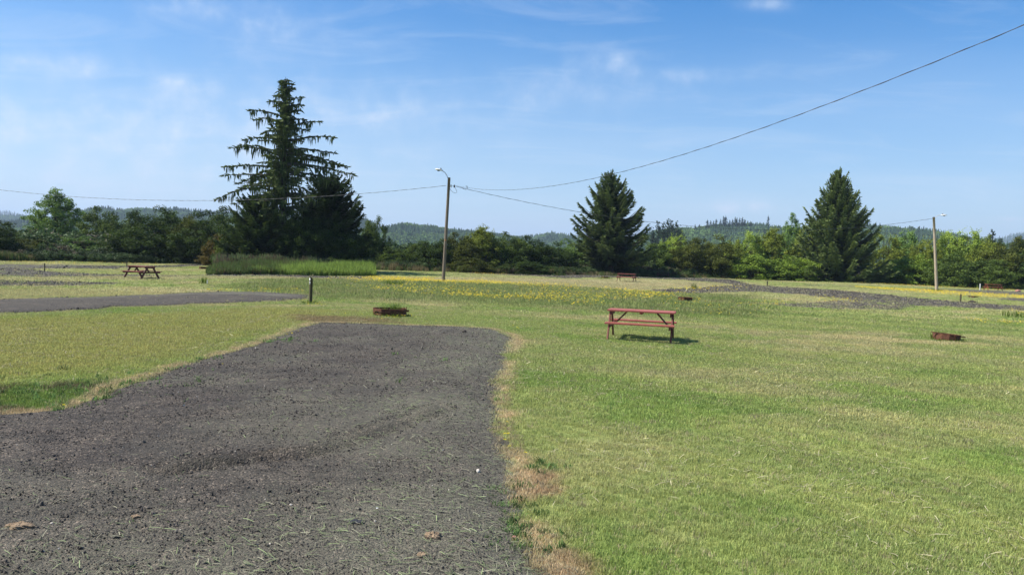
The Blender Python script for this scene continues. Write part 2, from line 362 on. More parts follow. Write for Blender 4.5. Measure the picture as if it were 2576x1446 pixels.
# ------------------------------------------------------------------ lawn colour
def mixc(a, b, f): return a * (1 - f[..., None]) + b * f[..., None]
Z_BELT = gpoly([(560, 722), (640, 706), (800, 702), (1000, 705), (1300, 716), (1630, 736), (1900, 742), (1960, 785), (1850, 800), (1700, 800), (1450, 775), (1000, 758), (820, 752), (640, 735)])
Z_TAN = gpoly([(940, 694), (1240, 700), (1500, 702), (1700, 706), (1850, 714), (1780, 722), (1640, 731), (1400, 722), (1200, 708), (1000, 702)])
Z_TANL = gpoly([(-200, 726), (200, 722), (500, 722), (520, 734), (200, 742), (-200, 752)])
Z_TANL2 = gpoly([(-200, 704), (300, 692), (700, 697), (940, 700), (900, 705), (500, 703), (0, 708)])
Z_WEED = gpoly([(-300, 985), (0, 968), (150, 962), (300, 952), (330, 962), (240, 1005), (150, 1032), (0, 1044), (-300, 1075)])
Z_LEFT = gpoly([(-600, 800), (0, 795), (700, 775), (930, 790), (800, 815), (400, 935), (0, 985), (-600, 1060)])
Z_WEDGE = gpoly([(1880, 752), (2140, 752), (2260, 762), (2240, 785), (1880, 785)])
Z_BARE = gpoly([(735, 800), (850, 802), (1000, 808), (1000, 818), (800, 818), (740, 812)])
Z_B2 = gpoly([(1310, 1185), (1400, 1190), (1420, 1215), (1380, 1255), (1300, 1270), (1280, 1230)])
Z_B3 = gpoly([(1350, 1385), (1450, 1395), (1520, 1450), (1400, 1480), (1340, 1440)])
def sm(a, b, v): v = np.clip((v - a) / (b - a), 0, 1); return v * v * (3 - 2 * v)
def lawn_colour(x, y):
    x = np.asarray(x, float); y = np.asarray(y, float)
    G = np.array((.250, .300, .100)); DRY = np.array((.380, .350, .185)); LUSH = np.array((.175, .265, .062)); OL = np.array((.290, .290, .095))
    TAN = np.array((.42, .37, .22)); BR = np.array((.22, .16, .10)); BELT = np.array((.165, .205, .068)); DIRT = np.array((.10, .075, .05))
    c = np.broadcast_to(G, x.shape + (3,)).copy()
    n = fbm(x * .22, y * .30, 4); nb = fbm(x * .9 + 40, y * 1.3, 4); nc = fbm(x * 3.1, y * 4 + 20, 3)
    dry = sm(.42, .68, n * .55 + nb * .30 + nc * .15)
    dry = dry * (.45 + .55 * sm(8, 28, y))
    c = mixc(c, DRY, dry * .95)
    c = mixc(c, LUSH, sm(.5, .72, fbm(x * .5 + 90, y * .6 + 7, 4)) * .7 * (1 - sm(20, 60, y) * .5))
    c = mixc(c, OL, sm(-.6, 1.5, sdpoly(x, y, Z_LEFT) + (nb - .5) * 1.5) * .75)
    g_ = (x * .62 + y * .78 + 1.6 * np.sin(x * .12 + y * .05)) / 1.25 * math.pi      # mower passes
    st = (sm(-.25, .25, np.sin(g_)) * 2 - 1) * sm(.5, 3, x) * (1 - sm(30, 45, y)); c = c * (1 + np.array((.075, .055, .06)) * st[..., None])
    far = sm(30, 70, y)
    streak = fbm(x * .05, y * .55 + 3, 4)
    c = mixc(c, DRY, far * sm(.45, .62, streak) * .55)
    c = mixc(c, TAN * .9, sm(-2, 2, sdpoly(x, y, Z_TAN) + (streak - .5) * 6) * (.45 + .4 * nb))
    c = mixc(c, DRY, sm(-1, 1, sdpoly(x, y, Z_TANL) + (nb - .5) * 3) * .7)
    c = mixc(c, TAN * .85, sm(-1, 1, sdpoly(x, y, Z_TANL2) + (nb - .5) * 3) * .6)
    c = mixc(c, BELT, sm(-1.5, 1.5, sdpoly(x, y, Z_BELT) + (nb - .5) * 4) * .8)
    w = sm(-.25, .35, sdpoly(x, y, Z_WEED) + (nc - .5) * .8)
    c = mixc(c, LUSH * .75, w); c = mixc(c, DIRT, w * sm(.5, .6, fbm(x * 2.2 + 5, y * 2.2, 3)) * .8)
    c = mixc(c, BR * 1.0, sm(-.4, .4, sdpoly(x, y, Z_BARE) + (nc - .5)) * .75)
    c = mixc(c, BR * 1.5, sm(-.1, .12, sdpoly(x, y, Z_B2) + (nc - .5) * .3) * .85)
    c = mixc(c, BR * 1.3, sm(-.1, .12, sdpoly(x, y, Z_B3) + (nc - .5) * .3) * .8)
    s = sdpoly(x, y, PADS['gravel_pad'][0]) + (nb - .5) * .35
    e = np.exp(-((s + .06) / .13) ** 2) * sm(.34, .54, nb + .05)
    c = mixc(c, np.array((.46, .37, .23)), e * .85)
    for nm, wd in (('gravel_pad_left', .6), ('gravel_track_far', .8), ('gravel_strip_left', .7), ('gravel_road_left', .7)):
        s = sdpoly(x, y, PADS[nm][0]) + (nb - .5) * wd
        c = mixc(c, TAN * .85, np.exp(-(s / (wd * .5)) ** 2) * .55)
    beyond = sm(120, 180, y)
    c = mixc(c, np.array((.10, .13, .05)), beyond)
    return c

# ------------------------------------------------------------------ the ground sheet
ys = [-40, -20, -10, -4, 0, 2]
while ys[-1] < 150: ys.append(ys[-1] + max(.13, ys[-1] * .017))
while ys[-1] < 12000: ys.append(ys[-1] * 1.09)
ys = np.array(ys); us = np.arange(-8.6, 8.61, .042); xs = 4 * np.sinh(us)
GX, GY = np.meshgrid(xs, ys)
GZ = hgt(GX, GY)
V = np.stack([GX, GY, GZ], -1).reshape(-1, 3)
nr, nc_ = GX.shape
ii = (np.arange(nr - 1)[:, None] * nc_ + np.arange(nc_ - 1)[None, :]).ravel()
def grid_mesh(name, V, ii, nc_, mat, smooth=True):
    me = bpy.data.meshes.new(name); n = len(ii)
    me.vertices.add(len(V)); me.vertices.foreach_set('co', V.astype(np.float32).ravel())
    L = np.stack([ii, ii + 1, ii + nc_ + 1, ii + nc_], 1).ravel().astype(np.int32)
    me.loops.add(len(L)); me.loops.foreach_set('vertex_index', L)
    me.polygons.add(n); me.polygons.foreach_set('loop_start', (4 * np.arange(n)).astype(np.int32))
    me.update(calc_edges=True); me.polygons.foreach_set('use_smooth', np.full(n, smooth)); me.materials.append(mat); return me
me = grid_mesh('lawn', V, ii, nc_, M_LAWN)
c = lawn_colour(V[:, 0], V[:, 1]); ca = me.attributes.new('col', 'FLOAT_COLOR', 'POINT')
ca.data.foreach_set('color', np.concatenate([c, np.ones((len(c), 1))], 1).astype(np.float32).ravel())
lawn = bpy.data.objects.new('ground', me); COL.objects.link(lawn)
tag(lawn, 'wide mown campground lawn, patchy green and dry', kind='structure')

PADLABEL = {'gravel_pad': 'dark grey gravel parking pad in the foreground', 'gravel_pad_left': 'raised grey gravel pad reaching in from the left edge',
  'gravel_strip_left': 'faint thin gravel strip behind the left pad', 'gravel_road_left': 'grey gravel road curving past the far left posts',
  'gravel_track_far': 'gravel track running along the hedge and curving to the right edge', 'gravel_pad_right': 'gravel pad under the far right picnic table',
  'gravel_spur_right': 'short gravel spur at the right edge'}
pad_straw = lambda x, y: np.clip(sm(.3, .75, fbm(x * .5 + 3, y * .7, 4)) * .5 + sm(-3.4, .0, x + (fbm(x, y, 3) - .5) * 2.4) * (.55 + .5 * sm(.4, .6, fbm(x * .8 + 31, y * .35, 3))), 0, 1)
for nm, (P, hh) in PADS.items():
    A = np.array(P); x0, y0 = A.min(0) - 1; x1, y1 = A.max(0) + 1; y0 = max(y0, .3)
    if nm == 'gravel_pad': gx = np.arange(x0, x1, .10); gy = [y0]; k_ = .02; mn = .07
    else:
        gx = np.arange(x0, x1, .35 if nm != 'gravel_pad_left' else .25); gy = [y0]; k_ = .008; mn = .12
    while gy[-1] < y1: gy.append(gy[-1] + max(mn, gy[-1] * k_ * .5))
    X, Y = np.meshgrid(gx, np.array(gy)); s = padsd(X, Y, nm)
    slope = .22 if nm == 'gravel_pad_left' else .12
    Z = hgt(X, Y) + np.clip(s * slope, -.05, hh) + .004
    if nm == 'gravel_pad':
        Z += np.clip(s, 0, 1) * ((fbm(X * .5, Y * .5, 3) - .5) * .06 + (fbm(X * 3, Y * 3, 3) - .5) * .02)
        # tyre ruts and a scraped ridge across the pad
        ln = gpoly([(430, 1190), (700, 1150), (800, 1135), (900, 1105), (1100, 1035)]); dmin = np.full(X.shape, 9.)
        for (a, b), (c2, d2) in zip(ln[:-1], ln[1:]):
            ex, ey = c2 - a, d2 - b; t = np.clip(((X - a) * ex + (Y - b) * ey) / (ex * ex + ey * ey), 0, 1); dmin = np.minimum(dmin, np.hypot(X - a - t * ex, Y - b - t * ey))
        q = (fbm(X * 2.5, Y * 2.5, 2) - .5) * .2
        Z += .06 * np.exp(-((dmin + q * .5) / .06) ** 2) - .035 * np.exp(-(((dmin - .15) + q * .5) / .07) ** 2)
    V = np.stack([X, Y, Z], -1).reshape(-1, 3); r_, c_ = X.shape
    i0 = (np.arange(r_ - 1)[:, None] * c_ + np.arange(c_ - 1)[None, :]).ravel()
    sf = s.ravel(); keep = np.maximum.reduce([sf[i0], sf[i0 + 1], sf[i0 + c_], sf[i0 + c_ + 1]]) > -.35
    me = grid_mesh(nm, V, i0[keep], c_, M_GRAVEL)
    ta = me.attributes.new('tint', 'FLOAT', 'POINT')
    if nm == 'gravel_pad': tv = pad_straw(V[:, 0], V[:, 1]) * 1.0
    elif nm == 'gravel_pad_left': tv = .20 + .9 * np.exp(-((sf - 1.5) / .9) ** 2) * (sdpoly(V[:, 0], V[:, 1] + 2.6, P) < 0)
    else: tv = .25 + .55 * fbm(V[:, 0] * .3, V[:, 1] * .4, 3)
    ta.data.foreach_set('value', tv.astype(np.float32)); me.validate()
    o = bpy.data.objects.new('gravel_road' if 'road' in nm or 'track' in nm else 'gravel_pad', me); COL.objects.link(o); tag(o, PADLABEL[nm], kind='structure')

# ------------------------------------------------------------------ scattering (stuff only)
def proto(name, mb, mats):
    return bpy.data.objects.new(name, mb.mesh(name, mats))
def scatter(name, P, R, SC, C, kinds, protos, label):
    me = bpy.data.meshes.new(name); n = len(P)
    me.vertices.add(n); me.vertices.foreach_set('co', P.astype(np.float32).ravel())
    def av(nm, arr, typ, key):
        a = me.attributes.new(nm, typ, 'POINT'); a.data.foreach_set(key, arr.ravel())
    av('rot', R.astype(np.float32), 'FLOAT_VECTOR', 'vector'); av('scl', SC.astype(np.float32), 'FLOAT_VECTOR', 'vector')
    av('col', np.concatenate([C, np.ones((n, 1))], 1).astype(np.float32), 'FLOAT_COLOR', 'color'); av('kind', kinds.astype(np.int32), 'INT', 'value')
    o = bpy.data.objects.new(name, me); COL.objects.link(o); tag(o, label, kind='stuff')
    g = bpy.data.node_groups.new(name, 'GeometryNodeTree')
    g.interface.new_socket('Geometry', in_out='INPUT', socket_type='NodeSocketGeometry'); g.interface.new_socket('Geometry', in_out='OUTPUT', socket_type='NodeSocketGeometry')
    gi = g.nodes.new('NodeGroupInput'); go = g.nodes.new('NodeGroupOutput'); j = g.nodes.new('GeometryNodeJoinGeometry')
    def na(nm, dt):
        a = g.nodes.new('GeometryNodeInputNamedAttribute'); a.data_type = dt; a.inputs[0].default_value = nm
        return [s for s in a.outputs if s.enabled and s.name == 'Attribute'][0]
    rr = na('rot', 'FLOAT_VECTOR'); ss = na('scl', 'FLOAT_VECTOR'); kk = na('kind', 'INT')
    for i, p in enumerate(protos):
        ip = g.nodes.new('GeometryNodeInstanceOnPoints'); oi = g.nodes.new('GeometryNodeObjectInfo'); oi.inputs['Object'].default_value = p
        cmp_ = g.nodes.new('FunctionNodeCompare'); cmp_.data_type = 'INT'; cmp_.operation = 'EQUAL'
        ins = [s for s in cmp_.inputs if s.enabled]
        g.links.new(kk, ins[0]); ins[1].default_value = i
        g.links.new(gi.outputs[0], ip.inputs['Points']); g.links.new(cmp_.outputs[0], ip.inputs['Selection'])
        g.links.new(oi.outputs['Geometry'], ip.inputs['Instance']); g.links.new(rr, ip.inputs['Rotation']); g.links.new(ss, ip.inputs['Scale'])
        g.links.new(ip.outputs[0], j.inputs[0])
    g.links.new(j.outputs[0], go.inputs[0])
    md = o.modifiers.new('scatter', 'NODES'); md.node_group = g
    return o
def tuft(nb, rad, h, w, lean, seed, mat=M_GRASS, jit=.5):
    r = np.random.default_rng(seed); mb = MB(); V = []; F = []; C = []
    for i in range(nb):
        a, q = r.random() * 6.28, rad * math.sqrt(r.random()); x, y = q * math.cos(a), q * math.sin(a)
        hh = h * r.uniform(1 - jit, 1 + jit * .6); d = r.random() * 6.28; l = lean * r.uniform(.2, 1) * hh; ww = w * r.uniform(.7, 1.2) / 2
        sx, sy = math.cos(d + 1.57) * ww, math.sin(d + 1.57) * ww; dx, dy = math.cos(d) * l, math.sin(d) * l
        k = len(V); V += [(x - sx, y - sy, -.01), (x + sx, y + sy, -.01), (x + sx * .8 + dx * .4, y + sy * .8 + dy * .4, hh * .6), (x - sx * .8 + dx * .4, y - sy * .8 + dy * .4, hh * .6), (x + dx, y + dy, hh)]
        F += [(k, k + 1, k + 2, k + 3), (k + 3, k + 2, k + 4)]; C += [r.random()] * 5
    mb.add(V, F, 0, C); return proto('grass_tuft', mb, [mat])
def fan(n, y0, y1, marg=1.18, p=1.0):
    """points spread evenly over the wedge of ground the picture shows between two depths"""
    y = np.sqrt(RNG.random(n) * (y1 * y1 - y0 * y0) + y0 * y0); x = (RNG.random(n) * 2 - 1) * .643 * marg * y; return x, y
def fanu(n, y0, y1, marg=1.18):
    y = RNG.uniform(y0, y1, n); x = (RNG.random(n) * 2 - 1) * .643 * marg * y; return x, y
def onlawn(x, y, lim=.0):
    k = np.ones(len(x), bool)
    for nm in PADS: k &= padsd(x, y, nm) < lim
    return k
NEAR = [tuft(28, .055, .030, .0040, .95, s) for s in (1, 2, 3, 4)]
MID = [tuft(36, .13, .034, .008, .8, s) for s in (5, 6, 7)]
FAR = [tuft(40, .35, .042, .020, .6, s) for s in (8, 9, 10)]
for ps0, ps1, ysplit, n, ya, yb, lab in ((NEAR, MID, 12., 215000, 3.6, 34, 'short mown grass blades of the near lawn'), (FAR, FAR, 60., 66000, 24, 110, 'short grass of the far lawn')):
    x, y = fanu(n, ya, yb, 1.9 if ya < 20 else 1.65); k = onlawn(x, y, .05) | ((y > 26) & (RNG.random(n) < np.where(sdpoly(x, y, Z_WEDGE) > 0, .5, .17)))
    if ya > 20: k &= RNG.random(n) < sm(24, 36, y)
    else: k &= RNG.random(n) < 1 - .5 * sm(26, 34, y)
    x, y = x[k], y[k]; n = len(x)
    cc = lawn_colour(x, y) * RNG.uniform(1.06, 1.40, (n, 1)); cc[:, 0] *= RNG.uniform(.98, 1.14, n)
    dead = RNG.random(n) < .07; cc[dead] = np.array((.42, .37, .21)) * RNG.uniform(.7, 1.1, (dead.sum(), 1))
    belt = sm(-1, 1, sdpoly(x, y, Z_BELT)); weed_ = sm(0, .3, sdpoly(x, y, Z_WEED))
    s_ = RNG.uniform(.75, 1.25, n); hz_ = s_ * (1 + 1.3 * belt + .5 * weed_)
    ps = ps0 + ps1; kd = np.where(y + RNG.normal(0, 2, n) < ysplit, RNG.integers(0, len(ps0), n), len(ps0) + RNG.integers(0, len(ps1), n))
    scatter('lawn_grass', np.stack([x, y, hgt(x, y)], 1), np.stack([RNG.normal(0, .1, n), RNG.normal(0, .1, n), RNG.random(n) * 6.28], 1),
            np.stack([s_, s_, hz_], 1), cc, kd, ps, lab)

# stones on the pad
def stone(seed):
    r = np.random.default_rng(seed); mb = MB(); V = []
    ph = [(0, 0, 1)] + [(math.cos(a) * .9, math.sin(a) * .9, .35) for a in np.arange(5) * 1.2566] + [(math.cos(a + .6) * .95, math.sin(a + .6) * .95, -.35) for a in np.arange(5) * 1.2566] + [(0, 0, -1)]
    V = [np.array(p) * r.uniform(.7, 1.15) * np.array((1, .8, .6)) for p in ph]
    F = [(0, 1 + i, 1 + (i + 1) % 5) for i in range(5)] + [(1 + i, 6 + i, 1 + (i + 1) % 5) for i in range(5)] + [(1 + (i + 1) % 5, 6 + i, 6 + (i + 1) % 5) for i in range(5)] + [(11, 6 + (i + 1) % 5, 6 + i) for i in range(5)]
    mb.add(V, F, 0, r.random()); return proto('gravel_stone', mb, [M_STONE])
ST = [stone(s) for s in range(5)]
def padz(x, y): return hgt(x, y) + np.clip(padsd(x, y, 'gravel_pad') * .12, -.05, .05) + .004 + np.clip(padsd(x, y, 'gravel_pad'), 0, 1) * (fbm(x * .5, y * .5, 3) - .5) * .06 
x, y = fanu(170000, 3.6, 24)
k = padsd(x, y, 'gravel_pad') > .02; x, y = x[k], y[k]; n = len(x)
sz = np.exp(RNG.normal(-5.15, .42, n)) * np.clip(y / 9, 1, 1.35); cc = np.array((.063, .056, .048)) * np.exp(RNG.normal(0, .28, (n, 1))); cc[:, 0] *= RNG.uniform(.95, 1.12, n)
pale = RNG.random(n) < .006; cc[pale] = (.42, .38, .33)
scatter('gravel_stones', np.stack([x, y, padz(x, y) + sz * .2], 1), RNG.random((n, 3)) * 6.28, np.stack([sz] * 3, 1) * RNG.uniform(.7, 1.3, (n, 3)), cc, RNG.integers(0, 5, n), ST, 'loose dark gravel stones over the foreground pad')
xs2, ys2 = [], []
for nm_, q_ in (('gravel_pad_left', 26000), ('gravel_track_far', 30000), ('gravel_road_left', 9000), ('gravel_strip_left', 3000)):
    A = np.array(PADS[nm_][0]); lo, hi = A.min(0), A.max(0); lo = np.maximum(lo, (-34, 3)); hi = np.minimum(hi, (75, 110)); x = RNG.uniform(lo[0], hi[0], q_ * 3); y = RNG.uniform(lo[1], hi[1], q_ * 3); k = padsd(x, y, nm_) > -.1; xs2.append(x[k][:q_]); ys2.append(y[k][:q_])
x = np.concatenate(xs2); y = np.concatenate(ys2); n = len(x); sz = np.exp(RNG.normal(-3.9, .4, n)) * np.clip(y / 40, .8, 1.6); cc = np.array((.070, .060, .052)) * np.exp(RNG.normal(0, .5, (n, 1))); dry_ = RNG.random(n) < .18; cc[dry_] = (.20, .185, .12)
scatter('gravel_stones', np.stack([x, y, hgt(x, y) + .03 + sz * .1], 1), RNG.random((n, 3)) * 6.28, np.stack([sz] * 3, 1) * RNG.uniform(.6, 1.3, (n, 3)), cc, RNG.integers(0, 5, n), ST, 'loose gravel stones over the far pads and tracks')
# cut grass stems strewn on the pad
def stem(seed):
    r = np.random.default_rng(seed); mb = MB(); b = r.uniform(-.25, .25)
    P = [(-.5, 0, 0), (-.15, b * .6, .03), (.2, b * .7, .04), (.5, 0, .0)]
    V = []; 
    for p in P: V += [(p[0], p[1] - .028, p[2]), (p[0], p[1] + .028, p[2] + .01)]
    mb.add(V, [(2 * i, 2 * i + 1, 2 * i + 3, 2 * i + 2) for i in range(3)], 0, r.random()); return proto('dry_stem', mb, [M_STRAW])
SM = [stem(s) for s in range(4)]
x, y = fanu(120000, 3.6, 24)
s = padsd(x, y, 'gravel_pad'); dens = pad_straw(x, y) ** 2.0 * .95 + .015
k = (s > -.12) & (RNG.random(len(x)) < dens); x, y = x[k], y[k]; n = len(x)
L = RNG.uniform(.025, .095, n) * np.clip(y / 9, 1, 1.3); cc = np.array((.185, .18, .125)) * RNG.uniform(.4, 1.35, (n, 1)); gr = RNG.random(n) < .35; cc[gr] = np.array((.17, .21, .10)) * RNG.uniform(.7, 1.3, (gr.sum(), 1))
scatter('straw', np.stack([x, y, padz(x, y) + .012], 1), np.stack([RNG.normal(0, .15, n), RNG.normal(0, .2, n), RNG.normal(-.5, .8, n)], 1), np.stack([L, L * .9, L], 1), cc, RNG.integers(0, 4, n), SM, 'dry cut grass stems strewn over the gravel pad')
x, y = fanu(26000, 3.6, 30); k = onlawn(x, y, -.1) & (RNG.random(len(x)) < sm(.35, .65, fbm(x * .6 + 60, y * .6, 3))); x, y = x[k], y[k]; n = len(x)
L = RNG.uniform(.04, .12, n) * np.clip(y / 9, 1, 1.6); cc = np.array((.42, .38, .24)) * RNG.uniform(.5, 1.2, (n, 1))
scatter('clippings', np.stack([x, y, hgt(x, y) + .022], 1), np.stack([RNG.normal(0, .15, n), RNG.normal(0, .25, n), RNG.random(n) * 6.28], 1), np.stack([L, L, L], 1), cc, RNG.integers(0, 4, n), SM, 'pale dry clippings lying in the mown lawn')
# dead fringe along both edges of the pad
x, y = fanu(90000, 3.6, 24); s = padsd(x, y, 'gravel_pad'); nb = fbm(x * 1.2 + 8, y * 1.2, 3)
k = (s > -.20) & (s < .10) & (RNG.random(len(x)) < sm(.42, .66, nb) * .55 + .04); x, y = x[k], y[k]; n = len(x)
cc = np.array((.42, .34, .21)) * RNG.uniform(.5, 1.1, (n, 1)); s_ = RNG.uniform(.5, 1.1, n)
scatter('dead_grass', np.stack([x, y, hgt(x, y) + .01], 1), np.stack([RNG.normal(0, .5, n), RNG.normal(0, .5, n), RNG.random(n) * 6.28], 1), np.stack([s_] * 3, 1), cc, RNG.integers(0, 4, n), NEAR, 'brown dead grass fringe along the gravel edges')
# green weeds sprouting in the gravel
x, y = [], []
for (a, b, rx, nn_) in ((715, 862, .3, 24), (1060, 905, .3, 8), (1000, 890, .2, 5), (1300, 1330, .16, 16), (1340, 1350, .16, 16), (1320, 1290, .2, 10), (1360, 1180, .12, 14), (470, 1378, .05, 3), (330, 1327, .05, 2), (1100, 1248, .12, 5), (130, 1000, 1.0, 150), (60, 1012, 1.0, 120), (230, 980, .35, 30), (980, 965, .3, 4), (1265, 1240, .2, 18), (1290, 1400, .1, 8), (1180, 1010, .3, 4), (530, 900, .2, 4)):
    g_ = gp(a, b); x += list(RNG.normal(g_[0], rx, nn_)); y += list(RNG.normal(g_[1], rx, nn_))
x = np.array(x); y = np.array(y); n = len(x); WD = [tuft(18, .06, .05, .010, 1.1, s) for s in (31, 32, 33)]
s_ = RNG.uniform(.5, 1.3, n) * np.clip(y / 10, .8, 1.3); cc = np.array((.11, .19, .055)) * RNG.uniform(.5, 1.3, (n, 1))
scatter('gravel_weeds', np.stack([x, y, hgt(x, y) + .01], 1), np.stack([RNG.normal(0, .2, n), RNG.normal(0, .2, n), RNG.random(n) * 6.28], 1), np.stack([s_] * 3, 1), cc, RNG.integers(0, 3, n), WD, 'bright green weeds sprouting at the gravel edges')

# ------------------------------------------------------------------ plants: prototype builders
def TL(px): return float(np.interp(px, [-300, 0, 100, 500, 1000, 1200, 1500, 1750, 1950, 2300, 2576, 2900], [74, 75, 77, 89, 92, 93, 100, 111, 114, 114, 106, 100]))
def unit(v): return v / (np.linalg.norm(v, axis=-1, keepdims=True) + 1e-9)
def leaves(mb, r, centre, rad, n, size, mat=0, squash=.8, tint=None, up=.3):
    d = unit(r.normal(size=(n, 3))); q = r.random(n) ** .45
    C = centre + d * q[:, None] * rad * np.array((1, 1, squash))
    nrm = unit(d * .6 + r.normal(size=(n, 3)) * .7 + np.array((0, 0, up)))
    a = unit(np.cross(nrm, r.normal(size=(n, 3)))); b = np.cross(nrm, a); s = size * r.uniform(.6, 1.35, n)[:, None]
    base = r.uniform(.25, .75) if tint is None else tint
    mb.quads(C, a * s, b * s * .55, mat, np.clip(base + r.normal(0, .16, n), 0, 1))
def shrub_meshes(kind, seed):
    r = np.random.default_rng(seed); mb = MB(); tb = MB()
    H, Wd, ncl, cr, nl, ls, low = {'A': (6, 6.5, 230, .60, 125, .098, .03), 'B': (4, 5, 180, .48, 110, .082, .0), 'C': (11, 6.5, 420, .52, 75, .105, .06), 'D': (6, 5, 250, .38, 85, .080, .02)}[kind]
    lob = [(r.uniform(-.3, .3), r.uniform(-.3, .3), r.uniform(.45, .8), r.uniform(.3, .48)) for _ in range(7)]
    cs = []
    while len(cs) < ncl:
        z = r.uniform(low, 1)
        if kind == 'C': R = .52 * min(1, (1 - z) * 2.3 + .06) * min(1, .7 + (z - low) * 2)
        elif kind == 'A': R = .5 * math.sqrt(max(0, 1 - ((z - .42) / .6) ** 2))
        elif kind == 'B': R = .5 * math.sqrt(max(0, 1 - (z / 1.02) ** 2.2))
        else: R = .5 * (max(0, 1 - (z / 1.04) ** 2.5) ** .6)
        if r.random() > R / .5: continue
        a = r.random() * 6.283; q = R * (r.random() ** (.5 if kind == 'C' else .38)) * (1 + .16 * math.sin(a * 3 + seed) + .10 * math.sin(a * 5 + z * 9))
        z2 = z * (1 + .13 * math.sin(a * 2 + seed * 1.7) + .07 * math.sin(a * 5 + 1)) if kind != 'C' else z
        cs.append(np.array((math.cos(a) * q * Wd, math.sin(a) * q * Wd, z2 * H * .95)))
    for c in cs:
        s = r.uniform(.55, 1.35); leaves(mb, r, c, cr * s, int(nl * s ** 1.5), ls, tint=r.uniform(.12, .85))
        if kind == 'D' and c[2] > .5 * H:                       # long shoots
            for _ in range(2):
                d = unit(np.array((r.normal(0, .35), r.normal(0, .35), 1.))); L = r.uniform(.4, 1.1)
                P = c + d * np.linspace(0, L, 14)[:, None]; P = P + r.normal(0, .04, P.shape)
                n = len(P); nrm = unit(r.normal(size=(n, 3))); a = unit(np.cross(nrm, r.normal(size=(n, 3)))); b = np.cross(nrm, a)
                mb.quads(P, a * .07, b * .035, 0, np.full(n, r.uniform(.5, 1)))
    rt = {'A': .16, 'B': .07, 'C': .20, 'D': .07}[kind]
    fork = {'A': .18, 'B': .06, 'C': .3, 'D': .05}[kind] * H
    tb.tube([(0, 0, -.2), (.05, .02, fork * .6), (.02, 0, fork)], [rt, rt * .85, rt * .75], 7)
    for i in range(9 if kind in 'AC' else 6):
        t = cs[r.integers(len(cs))]; s0 = np.array((.02, 0, fork * r.uniform(.5, 1))); mid = (s0 + t) / 2 + np.array((0, 0, .25)) + r.normal(0, .15, 3)
        tb.tube([s0, mid, t], [rt * .5, rt * .3, rt * .08], 5)
    if kind == 'C':
        tb.tube([(.02, 0, fork), (.1, .05, H * .6), (0, 0, H * .96)], [rt * .7, rt * .4, .02], 6)
    if kind == 'D':
        for i in range(12):
            a = r.random() * 6.28; q = Wd * .3 * r.random(); tb.tube([(0, 0, .1), (q * .6 * math.cos(a), q * .6 * math.sin(a), H * .5), (q * math.cos(a), q * math.sin(a), H * r.uniform(.85, 1.08))], [.035, .022, .008], 4)
    VV = np.concatenate(mb.v); return mb.mesh('foliage', [M_LEAF]), tb.mesh('trunk', [M_BARK]), float(np.percentile(VV[:, 2], 99)), 2 * float(np.percentile(np.abs(VV[:, 0]), 97))
SHR = {k: [shrub_meshes(k, s * 13 + ord(k)) for s in range(n)] for k, n in (('A', 3), ('B', 3), ('C', 2), ('D', 3))}
cnt_ = [0]
def shrub(px, ytop, wpx, off, kind, colr, label, cat='bush', group=None, name=None, Y=None):
    Y = Y or TL(px) + off; cnt_[0] += 1
    if 150 < px < 600 and ytop < 575: ytop += 9
    if 960 < px < 1450: ytop += 5
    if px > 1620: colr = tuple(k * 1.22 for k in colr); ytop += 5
    fo, tr, H, Wd = SHR[kind][cnt_[0] % len(SHR[kind])]
    x = gxy(px, Y); top = at(px, ytop, Y); z0 = float(hgt(x, Y)); sz = (top.z - z0) / H; sx = wpx / FPX * Y / Wd * (1.02 if kind == 'C' else 1.16)
    name = name or {'A': 'round_tree', 'B': 'bush', 'C': 'airy_tree', 'D': 'willow_bush'}[kind]
    o = empty(name, (x, Y, z0), random.random() * 6.28); o.scale = (sx, sx, sz); tag(o, label, cat, group or 'trees and bushes of the hedge')
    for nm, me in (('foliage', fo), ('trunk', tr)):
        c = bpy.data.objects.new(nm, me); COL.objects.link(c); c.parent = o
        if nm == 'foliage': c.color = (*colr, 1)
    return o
DK = (.56, .64, .54); MD = (.95, 1.0, .8); OLV = (1.9, 1.65, 1.0); LT = (2.6, 2.5, 1.6); GY = (1.7, 1.9, 1.9); BRI = (1.75, 1.8, 1.0); BRN = (1.5, .85, .9); DKB = (.95, .80, .6)
